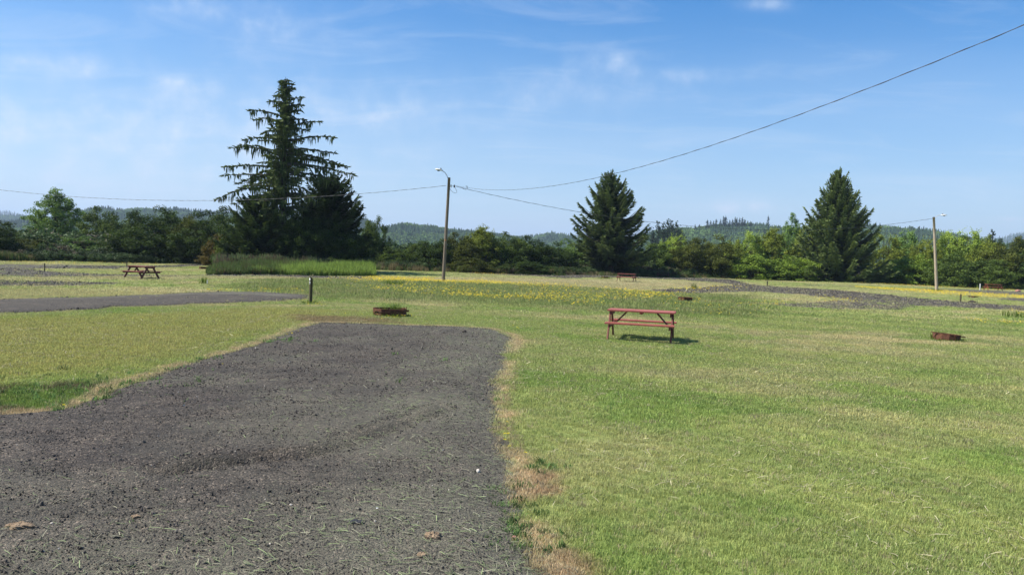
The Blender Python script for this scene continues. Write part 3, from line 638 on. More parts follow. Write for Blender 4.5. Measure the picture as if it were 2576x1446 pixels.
SH = [
 (-18, 556, 110, 0, 'A', DK, 'dark bush cut off by the left edge of the view', 'bush'),
 (138, 486, 116, 26, 'C', GY, 'pale grey-green airy tree with a cone-shaped crown, tallest at far left', 'tree'),
 (255, 524, 98, 16, 'A', MD, 'ragged-topped green tree between the pale cone-shaped tree and the dark dome-shaped one', 'tree'),
 (386, 526, 140, 5, 'A', DK, 'broad dark dome-shaped tree on the left, directly above the tilted-looking picnic table', 'tree'),
 (478, 545, 110, 2, 'A', DKB, 'olive-brown rounded tree right of the dark dome-shaped one', 'tree'),
 (546, 524, 120, 12, 'A', DK, 'dark tree with jagged top peeping over the olive-brown tree left of the big spruce', 'tree'),
 (325, 582, 90, 9, 'A', DK, 'dark tree filling the gap between the ragged-topped green tree and the dark dome-shaped one', 'tree'),
 (432, 534, 120, 9, 'A', DK, 'dark tree behind the right shoulder of the dark dome-shaped one', 'tree'),
 (500, 560, 120, -2, 'A', DK, 'dark rounded bush in front of the olive-brown tree', 'bush'),
 (592, 548, 110, 4, 'A', DK, 'dark tree behind the left foot of the big spruce', 'tree'),
 (350, 575, 130, 1, 'B', DK, 'wide dark bush directly above the left picnic table', 'bush'),
 (165, 600, 80, 12, 'B', GY, 'grey-green bush under the crown of the pale cone-shaped tree', 'bush'),
 (1015, 632, 120, 6, 'B', DK, 'dark wide bush behind the two low ones left of the nearer lamp pole', 'bush'),
 (1240, 600, 130, 8, 'A', DKB, 'rounded bush behind the twig-topped olive one', 'bush'),
 (1500, 622, 120, 8, 'A', MD, 'bush behind the bare lower trunk of the middle spruce', 'bush'),
 (551, 594, 78, -8, 'D', BRN, 'purplish brown half-bare bush just left of the big spruce', 'bush'),
 (300, 600, 120, 3, 'B', MD, 'mid green bush below the ragged-topped green tree', 'bush'),
 (196, 600, 130, 4, 'B', GY, 'grey-green bush with pale leaves at the foot of the pale cone-shaped tree, right side', 'bush'),
 (75, 604, 130, 2, 'B', DKB, 'dull olive bush above the tall grass mound at far left', 'bush'),
 (430, 612, 120, 0, 'B', DK, 'low dark bush filling the foot of the dark dome-shaped tree', 'bush'),
 (612, 556, 110, -17, 'B', MD, 'leafy green bush at the left foot of the big spruce', 'bush'),
 (668, 545, 110, -18.5, 'A', DKB, 'tallest leafy bush growing up around the trunk of the big spruce', 'bush'),
 (752, 548, 110, -19.5, 'A', DK, 'green bush in front of the big spruce trunk, above the middle of the tall grass', 'bush'),
 (822, 572, 110, -19, 'A', DK, 'dark bush under the dark lower spruce behind the tall grass', 'bush'),
 (888, 598, 85, -17, 'B', DK, 'dark bush above the right end of the tall grass', 'bush'),
 (937, 557, 68, 4, 'A', MD, 'upright green tree standing just right of the dark lower spruce', 'tree'),
 (985, 622, 80, 1, 'B', MD, 'low bush between the upright green tree and the lamp pole, left one', 'bush'),
 (1045, 612, 76, 2, 'B', MD, 'low bush between the upright green tree and the lamp pole, right one', 'bush'),
 (1090, 603, 95, 0, 'A', DK, 'dark bush immediately left of the nearer lamp pole', 'bush'),
 (1152, 590, 90, 1, 'A', DKB, 'dark olive bush immediately right of the nearer lamp pole', 'bush'),
 (1208, 570, 112, 3, 'D', OLV, 'olive bush with bare twigs sticking out of its top, right of the nearer lamp pole', 'bush'),
 (1277, 592, 90, 2, 'B', MD, 'bush sloping down right of the twig-topped olive one', 'bush'),
 (1332, 598, 92, 3, 'A', DK, 'dark bush midway between the nearer lamp pole and the middle spruce', 'bush'),
 (1390, 613, 90, 1, 'A', DK, 'dark round bush low in the hedge left of the middle spruce', 'bush'),
 (1442, 600, 84, 6, 'D', GY, 'greyish feathery bush touching the left side of the middle spruce', 'bush'),
 (1180, 645, 110, -3, 'B', DKB, 'low front bush of the hedge right beside the lamp pole foot', 'bush'),
 (1330, 655, 120, -3, 'B', DK, 'low dark front bush of the hedge, half way to the middle spruce', 'bush'),
 (1470, 640, 100, 6, 'B', MD, 'low bush by the trunk of the middle spruce on its left', 'bush'),
 (1592, 632, 90, 6, 'B', MD, 'low bush under the right side of the middle spruce', 'bush'),
 (1650, 612, 84, 4, 'B', MD, 'bush just right of the middle spruce, below the dark far conifers', 'bush'),
 (1692, 592, 80, 9, 'D', LT, 'pale yellow-green feathery bush behind the dark ones right of the middle spruce', 'bush'),
 (1738, 603, 92, 1, 'A', DKB, 'dark olive round bush, left of the darkest pair right of the middle spruce', 'bush'),
 (1795, 598, 100, 0, 'A', DKB, 'big dark brownish bush, the last dark one before the bright green thicket', 'bush'),
 (1842, 602, 70, 6, 'D', OLV, 'light olive bush rising behind the edge of the big dark brownish one', 'bush'),
 (1884, 586, 96, 8, 'D', LT, 'pale willow bush left of the airy grey tree', 'bush'),
 (1938, 575, 100, 9, 'D', OLV, 'taller olive willow bush directly under the lone conifer on the hill', 'bush'),
 (1986, 543, 66, 16, 'C', GY, 'airy grey-leaved tree with sky showing through, left of the right-hand spruce', 'tree'),
 (2030, 570, 80, 8, 'D', OLV, 'olive bush pressed against the left side of the right-hand spruce', 'bush'),
 (1900, 640, 130, -2, 'B', BRI, 'bright green bush low in the thicket left of the right-hand spruce', 'bush'),
 (1990, 645, 110, -3, 'B', BRI, 'bright green bush at the left foot of the right-hand spruce', 'bush'),
 (2226, 592, 84, 5, 'D', OLV, 'olive bush against the right side of the right-hand spruce', 'bush'),
 (2277, 583, 90, 8, 'D', GY, 'greyish willow bush midway between right-hand spruce and farther lamp pole', 'bush'),
 (2325, 600, 80, 3, 'D', OLV, 'olive bush immediately left of the farther lamp pole', 'bush'),
 (2378, 586, 96, 5, 'D', LT, 'pale bush with thin twigs on top immediately right of the farther lamp pole', 'bush'),
 (2430, 582, 104, 3, 'D', LT, 'tall pale green bush, second one right of the farther lamp pole', 'bush'),
 (2478, 604, 90, 1, 'B', OLV, 'olive bush above the far right picnic table', 'bush'),
 (2535, 606, 104, 0, 'A', DKB, 'dark olive bush between the far right picnic table and the edge of the view', 'bush'),
 (2605, 598, 110, 0, 'A', DK, 'dark bush cut off by the right edge of the view', 'bush'),
 (2300, 644, 110, -2, 'B', BRI, 'bright green bush behind the pale fence post', 'bush'),
 (2400, 636, 120, -3, 'B', MD, 'green front bush right of the farther lamp pole foot', 'bush'),
 (2490, 652, 120, -3, 'B', MD, 'low green front bush right behind the far right picnic table', 'bush'),
]
for a in SH: shrub(*a[:7], cat=a[7])
for (px, yt, w, Y, k, cc, lab) in ((2462, 604, 50, 240, 'A', DK, 'blue-green distant tree left of the distant conifer at far right'), (2520, 606, 60, 250, 'A', DK, 'blue-green distant tree right of the distant conifer at far right'),
        (2558, 596, 50, 235, 'C', DKB, 'distant pointed tree next to the right edge of the view')):
    shrub(px, yt, w, 0, k, cc, lab, 'tree', 'distant trees behind the right-hand hedge', Y=Y)

# low thicket and brambles at the foot of the hedge (one mass)
M_THICK = inst_mat('thicket_leaves', .28, .6, .2)
def thick(seed, H=1.6, R=1.3, n=1500, ls=.075):
    r = np.random.default_rng(seed); mb = MB()
    for i in range(22):
        a = r.random() * 6.28; q = R * math.sqrt(r.random()) * .8; leaves(mb, r, np.array((q * math.cos(a), q * math.sin(a), r.uniform(.1, .9) * H * (1 - .4 * q / R))), .36, n // 22, ls, tint=r.uniform(.2, .8))
    return proto('thicket', mb, [M_THICK])
TH = [thick(s) for s in (61, 62, 63)]
P, R_, SC_, C_, K_ = [], [], [], [], []
for px in np.arange(-260, 2840, 5.5):
    for lay in range(4):
        q = px + RNG.normal(0, 6)
        if 560 < q < 900 and lay < 1: continue
        if 1505 < q < 1570 and lay < 2: continue
        off = (-1.6, 1.0, 5, 10)[lay] + RNG.normal(0, .7); 
        if 1480 < q < 1600: off += 3.5
        Y = TL(q) + off; x = gxy(q, Y); s = (.62, .95, 1.45, 1.75)[lay] * RNG.uniform(.7, 1.3)
        P.append((x, Y, float(hgt(x, Y)))); R_.append((0, 0, RNG.random() * 6.28)); SC_.append((s * 1.15, s * 1.15, s * RNG.uniform(.75, 1.15)))
        lf = np.interp(q, [0, 700, 1300, 1750, 1850, 2576], [0.15, .0, .15, .4, 1.0, .95])
        b = np.array((.036, .060, .020)) * (1 - lf) + np.array((.105, .155, .040)) * lf
        C_.append(b * RNG.uniform(.65, 1.5) * (1, 1, 1) if RNG.random() > .12 else np.array((.10, .085, .05)) * RNG.uniform(.6, 1.2)); K_.append(RNG.integers(0, 3))
scatter('undergrowth', np.array(P), np.array(R_), np.array(SC_), np.array(C_), np.array(K_), TH, 'low tangled brambles and undergrowth at the foot of the hedge')

# tall grass
TALL = [tuft(36, .34, 1.0, .034, .16, s, jit=.45) for s in (81, 82, 83)]
def headgrass(seed):
    r = np.random.default_rng(seed); mb = MB(); V = []; F = []; C = []
    for i in range(20):
        a = r.random() * 6.28; q = .35 * math.sqrt(r.random()); x, y = q * math.cos(a), q * math.sin(a); h = r.uniform(.7, 1.1); dx, dy = r.normal(0, .07, 2)
        for (z0, z1, w) in ((0, h * .85, .012), (h * .8, h, .045)):
            k = len(V); fx, fy = dx * z0, dy * z0; gx, gy = dx * z1, dy * z1
            V += [(x + fx - w / 2, y + fy, z0), (x + fx + w / 2, y + fy, z0), (x + gx + w / 3, y + gy, z1), (x + gx - w / 3, y + gy, z1)]; F.append((k, k + 1, k + 2, k + 3)); C += [r.random()] * 4
    mb.add(V, F, 0, C); return proto('seed_grass', mb, [M_GRASS])
HEAD = [headgrass(s) for s in (84, 85)]
def bedpts(n, fr, dep):
    t = RNG.random(n); q = RNG.random(n) ** 1.3; a = np.array(fr[0]); b = np.array(fr[1]); p = a + (b - a) * t[:, None]
    return p[:, 0] * (1 + q * dep / p[:, 1]), p[:, 1] + q * dep, t, q
fr = (gp(530, 690.5), gp(936, 694.5))
x, y, t, q = bedpts(3600, fr, 5.5); n = len(x); s_ = RNG.uniform(.85, 1.15, n); br = sm(.25, .55, t + (fbm(x * .7, y * .7, 3) - .5) * .7)
cc = np.array((.085, .125, .035)) * (1 - br[:, None]) + np.array((.21, .29, .06)) * br[:, None]; cc = cc * RNG.uniform(.75, 1.25, (n, 1)); rb = RNG.random(n) < .16 * (1 - br); cc[rb] = (.13, .09, .05)
hh = (.56 + .12 * t) * (.72 + .5 * np.clip(q * 2, 0, 1)) * s_ * np.clip(.55 + t * 9, .5, 1) * (.70 + .6 * fbm(x * .9, y * .9, 3)) * RNG.choice([.8, 1, 1, 1.12], n)
scatter('tall_grass', np.stack([x, y, hgt(x, y)], 1), np.stack([RNG.normal(0, .05, n), RNG.normal(0, .05, n), RNG.random(n) * 6.28], 1), np.stack([s_, s_, hh], 1), cc, RNG.integers(0, 3, n), TALL, 'block of tall bright green uncut grass in front of the big spruce')
x, y, t, q = bedpts(2300, (gp(545, 684), gp(936, 688)), 9); n = len(x); s_ = RNG.uniform(.8, 1.2, n)
cc = np.array((.13, .105, .065)) * RNG.uniform(.6, 1.2, (n, 1)); gr = RNG.random(n) < .6; cc[gr] = np.array((.085, .115, .045)) * RNG.uniform(.8, 1.3, (gr.sum(), 1))
scatter('seed_grass', np.stack([x, y, hgt(x, y)], 1), np.stack([RNG.normal(0, .08, n), RNG.normal(0, .08, n), RNG.random(n) * 6.28], 1), np.stack([s_, s_, s_ * RNG.uniform(.6, 1.15, n) * .98 * np.clip(1.2 - t * .22, .5, 1) * (.8 + .5 * fbm(x * .8, y * .8, 3))], 1), cc, RNG.integers(0, 2, n), HEAD, 'brown-headed tall weeds behind the block of bright green grass')
x1_, y1_, t, q = bedpts(1500, (gp(-260, 652), gp(88, 658)), 5); h1 = np.clip(1.35 - t * .9, .35, 1.2) * 1.1
qx_ = RNG.uniform(940, 2560, 3400); Yq = np.array([TL(v) for v in qx_]) - 2.2 + RNG.normal(0, .8, len(qx_)); x2_ = np.array([gxy(a, b) for a, b in zip(qx_, Yq)]); h2 = RNG.uniform(.25, .75, len(qx_)) * np.where(qx_ < 1460, 1.2, .7)
x = np.concatenate([x1_, x2_]); y = np.concatenate([y1_, Yq]); n = len(x); hh = np.concatenate([h1, h2]) * RNG.uniform(.7, 1.2, n)
cc = np.array((.085, .125, .035)) * RNG.uniform(.6, 1.3, (n, 1)); dd = np.concatenate([RNG.random(len(x1_)) < .25, RNG.random(len(x2_)) < .45]); cc[dd] = np.array((.24, .19, .10)) * RNG.uniform(.6, 1.1, (dd.sum(), 1))
scatter('rough_grass', np.stack([x, y, hgt(x, y)], 1), np.stack([RNG.normal(0, .1, n), RNG.normal(0, .1, n), RNG.random(n) * 6.28], 1), np.stack([RNG.uniform(.7, 1.2, n)] * 2 + [hh], 1), cc, RNG.integers(0, 3, n), TALL, 'rough uncut grass along the foot of the hedge and the far left mound')

# ------------------------------------------------------------------ spruces
def strips(mb, P, D, w, r, tint, droop=None, mat=0):
    """needle-covered twigs: narrow crossed blades from P along D"""
    n = len(P); L = np.linalg.norm(D, axis=1, keepdims=True); d = D / L
    s1 = unit(np.cross(d, r.normal(size=(n, 3)) * .5 + np.array((0, 0, 1.)))); s2 = np.cross(d, s1)
    C = P + D * .5
    mb.quads(C, D * .55, s1 * w[:, None] * .5, mat, tint); mb.quads(C, D * .52, s2 * w[:, None] * .42, mat, np.clip(tint - .08, 0, 1))
def spruce(H, R, seed, z0, full=.85, dz=.30, per=9, base_round=.12, gap=0.0, up0=-8, up1=48):
    r = np.random.default_rng(seed); cr = MB(); tr = MB(); bw = MB()
    tr.tube([(0, 0, -.3), (0, 0, H * .05), (.02, .02, H * .4), (0, .02, H * .75), (0, 0, H * .985)], [H * .031, H * .025, H * .018, H * .009, .012], 10)
    z = z0; g = 0.
    while z < H - .12:
        f = (z - z0) / (H - z0); Lm = R * (1 - f) ** full * min(1, .72 + f / base_round * .28) * (1 + .10 * math.sin(z * 2.3 + seed)) + .10
        n = max(3, int(per * (1 - f * .55)))
        for k in range(n):
            g += 2.399963; az = g + r.normal(0, .2); L = Lm * r.choice([.72, .86, .96, 1.02, 1.08]) * r.uniform(.92, 1.08)
            if r.random() < gap: continue
            e = math.radians(up0 + (up1 - up0) * f + r.normal(0, 7.5)); zz = z + r.normal(0, dz * .6)
            dr = np.array((math.cos(az), math.sin(az), 0)); t = np.linspace(0, 1, max(4, int(L / .12) + 3))
            zc_ = zz + L * (t * math.tan(e) - .13 * np.sin(math.pi * t * .8) + .22 * t ** 3)
            P = dr * (L * t)[:, None] * (1 - .08 * t[:, None]); P[:, 2] = zc_
            if L > .8: bw.tube([P[0], P[len(P) // 2], P[-1]], [.012 + .012 * L, .008 + .006 * L, .006], 4, cap=False)
            tt = np.arange(.06, 1.0, .085 / max(L, .5)); tint0 = r.uniform(.0, .50)
            B = np.stack([np.interp(tt, t, P[:, j]) for j in range(3)], 1); m_ = len(tt)
            for sgn in (-1, 1):
                an = az + sgn * (math.radians(48) + r.normal(0, .16, m_)); l = (.26 + .34 * L ** .7) * (1 - .60 * tt) * r.uniform(.5, 1.25, m_)
                D = np.stack([np.cos(an) * l, np.sin(an) * l, (-.42 + .50 * tt + r.normal(0, .22, m_)) * l], 1)
                strips(cr, B, D, r.uniform(.11, .20, m_), r, np.clip(tint0 + .55 * tt ** 2 + r.normal(0, .1, m_), 0, 1))
            D = np.diff(np.vstack([B, P[-1:] + (P[-1:] - P[-2:-1]) * .6]), axis=0) * 1.7 + np.array((0, 0, .03))
            strips(cr, B, D, np.full(m_, .15), r, np.clip(tint0 + .55 * tt, 0, 1))
        z += dz * (.55 + .6 * (1 - f)) * r.uniform(.7, 1.3)
    # leader
    P = np.zeros((14, 3)); P[:, 2] = np.linspace(H - .9, H - .05, 14); D = r.normal(size=(14, 3)) * .09; D[:, 2] = .12
    strips(cr, P, D, np.full(14, .07), r, np.full(14, .6))
    return cr, tr, bw
def put_spruce(meshes, H, basepx, Y, toppx, ytop, label, name='spruce_tree', parts=('crown', 'trunk', 'branches'), group=None, rot=None, colr=None, wid=1.0):
    x = gxy(basepx, Y); b = Vector((x, Y, float(hgt(x, Y)))); t = at(toppx, ytop, Y); s = (t.z - b.z) / H
    o = empty(name, b, 0); tag(o, label, 'tree', group); o.scale = (s * wid, s * wid, s); o.rotation_mode = 'XYZ'
    o.rotation_euler = (0, math.atan2(t.x - b.x, t.z - b.z), 0)
    for nm, me in zip(parts, meshes):
        c = bpy.data.objects.new(nm, me); COL.objects.link(c); c.parent = o
        if rot: c.rotation_euler = (0, 0, rot)
        if colr and nm == 'crown': c.color = (*colr, 1)
    return o
def sm_(mbs): return (mbs[0].mesh('crown', [M_NEEDLE]), mbs[1].mesh('trunk', [M_BARK]), mbs[2].mesh('branches', [M_BOUGH]))
mid = sm_(spruce(12.8, 6.2, 5, 2.5, .86, .36, 12, .20, .02, -14, 36))
put_spruce(mid, 12.8, 1537, 103, 1535, 437, 'dark conical spruce with bare lower trunk standing in the middle of the hedge', wid=1.0, colr=(1.45, 1.38, 1.2))
rt_ = sm_(spruce(14.6, 7.5, 9, .35, 1.0, .36, 13, .12, .02, -10, 38))
put_spruce(rt_, 14.6, 2104, 112, 2109, 427, 'broad green spruce branched to the ground on the right, left of the farther lamp pole', wid=.98, colr=(1.75, 1.65, 1.3))
lowd = sm_(spruce(9.0, 4.0, 21, .3, .50, .34, 12, .10, .03, -4, 26))
put_spruce(lowd, 9.0, 822, 77, 828, 446, 'smaller very dark spruce half hidden behind the right side of the big sparse one', wid=1.2, colr=(.55, .60, .52))

put_spruce(lowd, 9.0, 648, 71, 652, 498, 'dark low spruce skirt at the left foot of the big sparse spruce', wid=1.35, colr=(.85, .9, .75), rot=1.9)
# big sparse spruce with hanging branchlets: boughs are parts
root = empty('spruce_tree', (gxy(707, 72), 72, float(hgt(gxy(707, 72), 72))))
tag(root, 'tallest tree, a big sparse spruce with gaps between long boughs of hanging twigs', 'tree')
tb = MB(); Ht = 17.3
tb.tube([(0, 0, -.4), (0, 0, 1), (.03, 0, 6), (-.02, 0, 11), (.03, 0, 15), (0, 0, Ht)], [.48, .36, .27, .17, .07, .012], 12); tb.obj('trunk', [M_BARK], root)
def loc(zx, zy): z = (1378 - zy) / 75; return ((zx - 496) / 75 - .035 * z, z)
rb_ = np.random.default_rng(77)
def bough(x1, z1, zs, y1, arch, hang=1.0, dens=1.0, fol=1.0):
    r = rb_; w = MB(); L = math.hypot(x1, y1); n = max(5, int(L / .35)); t = np.linspace(0, 1, n)
    P = np.stack([x1 * t, y1 * t, zs + (z1 - zs) * t + arch * np.sin(math.pi * t)], 1); P[1:-1] += r.normal(0, .03, (n - 2, 3))
    w.tube([Vector(p) for p in P], list(np.linspace(.03 + .018 * L, .012, n)), 5, mat=0)
    nf = max(6, int(L / .055 * dens)); tt = np.sort(r.uniform(.12, 1.0, nf)); B = np.stack([np.interp(tt, t, P[:, j]) for j in range(3)], 1)
    dd = np.array((x1, y1, 0)) / L; sd = np.array((-dd[1], dd[0], 0))
    # short spread foliage along the bough, thicker towards the tip
    l = (.18 + .20 * tt) * r.uniform(.6, 1.35, nf) * fol; sg = r.choice([-1, 1], nf)
    D = dd * (l * .7)[:, None] + sd * (sg * l * .8)[:, None] + np.array((0, 0, 1.)) * (r.normal(-.05, .25, nf) * l)[:, None]
    strips(w, B, D, r.uniform(.10, .18, nf), r, np.clip(.42 + r.normal(0, .15, nf) + .25 * tt, 0, 1), mat=1)
    # hanging branchlets
    nh = max(4, int(L / .062 * dens * hang)); tt = r.uniform(.15, .97, nh); cl_ = np.clip(np.sin(tt * 15 + r.random() * 6) * .6 + np.sin(tt * 37 + r.random() * 6) * .3 + .75, .15, 1.5)
    B = np.stack([np.interp(tt, t, P[:, j]) for j in range(3)], 1) + sd * r.normal(0, .10 + .07 * L * .4, nh)[:, None] * (1 - tt * .5)[:, None]
    l = r.uniform(.2, 1.0, nh) * cl_ * (1.15 - .45 * tt) * min(1, .35 + L * .3)
    D = np.stack([r.normal(0, .07, nh) * l, r.normal(0, .07, nh) * l, -l], 1)
    strips(w, B, D, r.uniform(.075, .14, nh), r, np.clip(.5 + r.normal(0, .2, nh), 0, 1), mat=1)
    w.obj('bough', [M_BOUGH, M_NEEDLE], root).color = (1.35, 1.28, 1.1, 1)
EXP = [(460, 210, 205, .05), (420, 250, 290, .3), (300, 325, 350, .25), (298, 370, 395, .35), (380, 470, 440, .2), (235, 508, 500, .25), (140, 558, 620, .45), (215, 545, 600, .3), (150, 710, 690, .18), (105, 755, 745, .12),
       (175, 797, 740, .3), (240, 830, 720, .8), (125, 930, 860, .75), (185, 945, 880, .3), (215, 860, 800, .45), (300, 905, 880, .3), (600, 150, 170, .05), (655, 215, 240, .08), (660, 268, 275, .05), (650, 300, 310, .02), (670, 358, 365, .05),
       (790, 378, 430, .2), (705, 440, 430, .12), (895, 486, 520, .28), (880, 582, 560, .18), (882, 642, 590, .25), (965, 706, 660, .25), (970, 812, 720, .45), (850, 720, 665, .3), (780, 800, 740, .4), (900, 640, 615, .1), (760, 620, 580, .25), (800, 900, 860, .2), (690, 860, 800, .3)]
for zx, zy, zo, ar in EXP:
    x1, z1 = loc(zx, zy); zs = (1378 - zo) / 75; bough(x1, z1, zs, rb_.normal(0, .35) * abs(x1), ar, fol=1.0)
z = 3.4
while z < 16.9:                                              # boughs towards and away from the viewer
    f = (z - 3) / (Ht - 3); Rm = 5.4 * (1 - f) ** .75 + .25
    for k in range(4 if f < .7 else 6):
        az = rb_.choice([-1, 1]) * math.pi / 2 + rb_.normal(0, .42); L = Rm * rb_.uniform(.45, 1.0)
        bough(L * math.cos(az), z + L * rb_.uniform(-.06, .05), z, L * math.sin(az), rb_.uniform(.1, .35), 1.0, .8)
    for k in range(3):
        az = rb_.random() * 6.28; L = Rm * rb_.uniform(.25, .5); bough(L * math.cos(az), z + .3 + L * rb_.uniform(-.15, .1), z + .3, L * math.sin(az), rb_.uniform(.05, .25), 1.2, 1.1)
    z += rb_.uniform(.55, .85) * (1 - f * .45)
# needles clinging to the stem itself
w = MB(); n = 700; zt = rb_.uniform(2.5, 17.2, n); a = rb_.random(n) * 6.28; rad = .06 + .26 * (1 - zt / Ht)
B = np.stack([np.cos(a) * rad, np.sin(a) * rad, zt], 1); l = rb_.uniform(.12, .42, n) * (1.15 - .5 * zt / Ht); D = np.stack([np.cos(a) * l * .7, np.sin(a) * l * .7, -l * .5], 1)
strips(w, B, D, rb_.uniform(.08, .13, n), rb_, np.clip(.35 + rb_.normal(0, .15, n), 0, 1)); w.obj('stem_foliage', [M_NEEDLE], root)

# small conifers: distant stand and ridge trees
far_s = [sm_(spruce(12, 2.3, 40 + s, .8, .8, .75, 7, .1, .05, -5, 45))[:2] for s in range(3)]
def far_conifer(px, ytop, Y, z0, label, group, H0=None, wid=1.0, col=(.7, .8, .75)):
    t = at(px, ytop, Y); s = (t.z - z0) / 12; o = empty('conifer_tree', (t.x, Y, z0), random.random() * 6.28); o.scale = (s * wid, s * wid, s); tag(o, label, 'tree', group)
    for nm, me_ in zip(('crown', 'trunk'), far_s[random.randrange(3)]):
        c = bpy.data.objects.new(nm, me_); COL.objects.link(c); c.parent = o
        if nm == 'crown': c.color = (*col, 1)
for px, yt in ((1643, 578), (1657, 560), (1669, 564), (1681, 556), (1690, 557), (1703, 561), (1714, 572)):
    far_conifer(px, yt, 380 + random.uniform(-15, 15), 0, 'dark conifer of the close stand behind the hedge, between the middle spruce and the hill', 'stand of dark conifers behind the hedge', wid=1.25)
far_conifer(2497, 583, 260, 0, 'distant dark pointed conifer above the bushes at far right', None, wid=1.5)

# ------------------------------------------------------------------ hills
M_HILL = plain('hill_ground', (.035, .055, .025), 1); M_HTREE = inst_mat('hill_trees', .1, .8, .1)
def hconifer(seed):
    r = np.random.default_rng(seed); mb = MB()
    for k in range(7):
        f = k / 7; z = .10 + .86 * f; R = .20 * (1 - f) ** .9 + .02; n = 7; V = [(0, 0, z + .24 * (1 - f * .5))]; F = []
        for i in range(n):
            a = i / n * 6.28 + r.random(); q = R * r.uniform(.7, 1.25); V.append((q * math.cos(a), q * math.sin(a), z + r.normal(0, .015)))
        F = [(0, 1 + i, 1 + (i + 1) % n) for i in range(n)]; mb.add(V, F, 0, r.uniform(.2, .7))
    return proto('hill_conifer', mb, [M_HTREE])
def hbroad(seed):
    r = np.random.default_rng(seed); mb = MB()
    for k in range(15):
        a = r.random() * 6.28; q = .26 * math.sqrt(r.random()); c = np.array((q * math.cos(a), q * math.sin(a), r.uniform(.25, .85)))
        leaves(mb, r, c, .16, 14, .075, tint=r.uniform(.2, .8), squash=1)
    return proto('hill_broadleaf', mb, [M_HTREE])
HP = [hconifer(s) for s in (1, 2, 3)] + [hbroad(s) for s in (4, 5, 6)]
def hill(name, pts, D, dens, conif, th, label, front=.34):
    A = np.array([[*(lambda v: (v.x, v.z))(at(a, b, D))] for a, b in pts]); xs_ = A[:, 0]; zs_ = np.maximum(A[:, 1] - th * .8, 1)
    nx, ny = 220, 70; ux = np.linspace(xs_[0], xs_[-1], nx); v = np.linspace(-1, 1, ny)
    X, Vv = np.meshgrid(ux, v); zc_ = np.interp(X, xs_, zs_); edge = sm(0, .06, (X - xs_[0]) / (xs_[-1] - xs_[0])) * sm(0, .06, (xs_[-1] - X) / (xs_[-1] - xs_[0]))
    sc = D / 1300
    def surf(X, Vv, zc_):
        f = np.clip(Vv, 0, 1); b = np.clip(-Vv, 0, 1); nz = fbm(X / (70 * sc) + D, f * 5 + D * .01, 4) - .5
        shp = np.where(Vv >= 0, (1 - f) ** 1.25 + nz * 1.1 * np.sin(math.pi * np.minimum(f * 1.3, 1)) * .55, (1 - b) ** 1.1)
        return D - Vv * np.where(Vv >= 0, front, .25) * D + (fbm(X / (90 * sc), X * 0 + 3, 3) - .5) * 40 * sc * (1 - np.abs(Vv)), np.clip(shp, -.02, 1) * zc_ - 1.0
    Y, Z = surf(X, Vv, zc_); V3 = np.stack([X, Y, Z], -1).reshape(-1, 3)
    i0 = (np.arange(ny - 1)[:, None] * nx + np.arange(nx - 1)[None, :]).ravel(); me = grid_mesh(name, V3, i0, nx, M_HILL); o = bpy.data.objects.new('hill', me); COL.objects.link(o); tag(o, label, kind='structure')
    n = dens; x = RNG.uniform(xs_[0], xs_[-1], n); vv = RNG.random(n) ** 1.25 * .95 - .02; yy, zz_ = surf(x, vv, np.interp(x, xs_, zs_))
    big = fbm(x / (55 * sc) + 5, vv * 7, 3); iscon = (big + RNG.normal(0, .08, n)) < conif; h = th * RNG.uniform(.65, 1.25, n) * np.where(iscon, 1.15, .85)
    cc = np.where(iscon[:, None], np.array((.048, .084, .044)), np.array((.125, .195, .065))) * RNG.uniform(.7, 1.35, (n, 1)) * (1 + .5 * (fbm(x / (30 * sc), vv * 12 + 3, 2)[:, None] - .5))
    wv = h * RNG.uniform(.8, 1.2, n)
    scatter('forest', np.stack([x, yy, zz_ - .5], 1), np.stack([np.zeros(n), np.zeros(n), RNG.random(n) * 6.28], 1), np.stack([wv, wv, h], 1), cc, np.where(iscon, RNG.integers(0, 3, n), RNG.integers(3, 6, n)), HP, 'forest covering the ' + label)
    return (lambda px: float(np.interp(at(px, 600, D).x, xs_, zs_)))
hill('hill', [(-500, 552), (-200, 540), (0, 530), (45, 533), (80, 545), (130, 552), (190, 566), (260, 590)], 4600, 3500, .9, 20, 'hazy blue hill farthest away at the left edge')
hill('hill', [(-500, 548), (-200, 546), (0, 543), (60, 540), (110, 545), (180, 560), (250, 575), (330, 600)], 2600, 6500, .6, 15, 'bluish wooded hill behind the pale cone-shaped tree')
hill('hill', [(60, 600), (150, 566), (187, 550), (217, 538), (250, 525), (280, 522), (312, 531), (350, 522), (400, 525), (440, 523), (475, 529), (595, 535), (720, 546), (892, 541), (922, 551), (960, 574), (1000, 596), (1060, 620)], 1500, 16000, .52, 12, 'long wooded hill behind the left-hand trees')
hill('hill', [(860, 612), (920, 586), (965, 572), (1022, 559), (1060, 564), (1097, 567), (1130, 575), (1222, 586), (1285, 594), (1322, 603), (1400, 625)], 1150, 11000, .50, 9, 'low wooded hill left of and behind the nearer lamp pole')
hill('hill', [(1180, 612), (1260, 600), (1310, 596), (1347, 592), (1385, 584), (1422, 590), (1447, 595), (1520, 604), (1600, 620)], 1600, 6000, .55, 11, 'small rounded hill left of the middle spruce')
crest = hill('hill', [(1520, 625), (1590, 602), (1629, 588), (1658, 575), (1709, 571), (1741, 572), (1777, 567), (1804, 562), (1838, 563), (1871, 560), (1916, 563), (1939, 570), (2010, 578), (2100, 576), (2187, 565), (2238, 567), (2296, 573), (2345, 579), (2400, 592), (2470, 618)], 1000, 15000, .47, 8, 'green wooded hill between the two right-hand spruces')
hill('hill', [(2380, 622), (2450, 606), (2500, 601), (2540, 594), (2563, 587), (2620, 580), (2800, 572), (3000, 590)], 3600, 4000, .8, 18, 'hazy blue hill at the right edge')
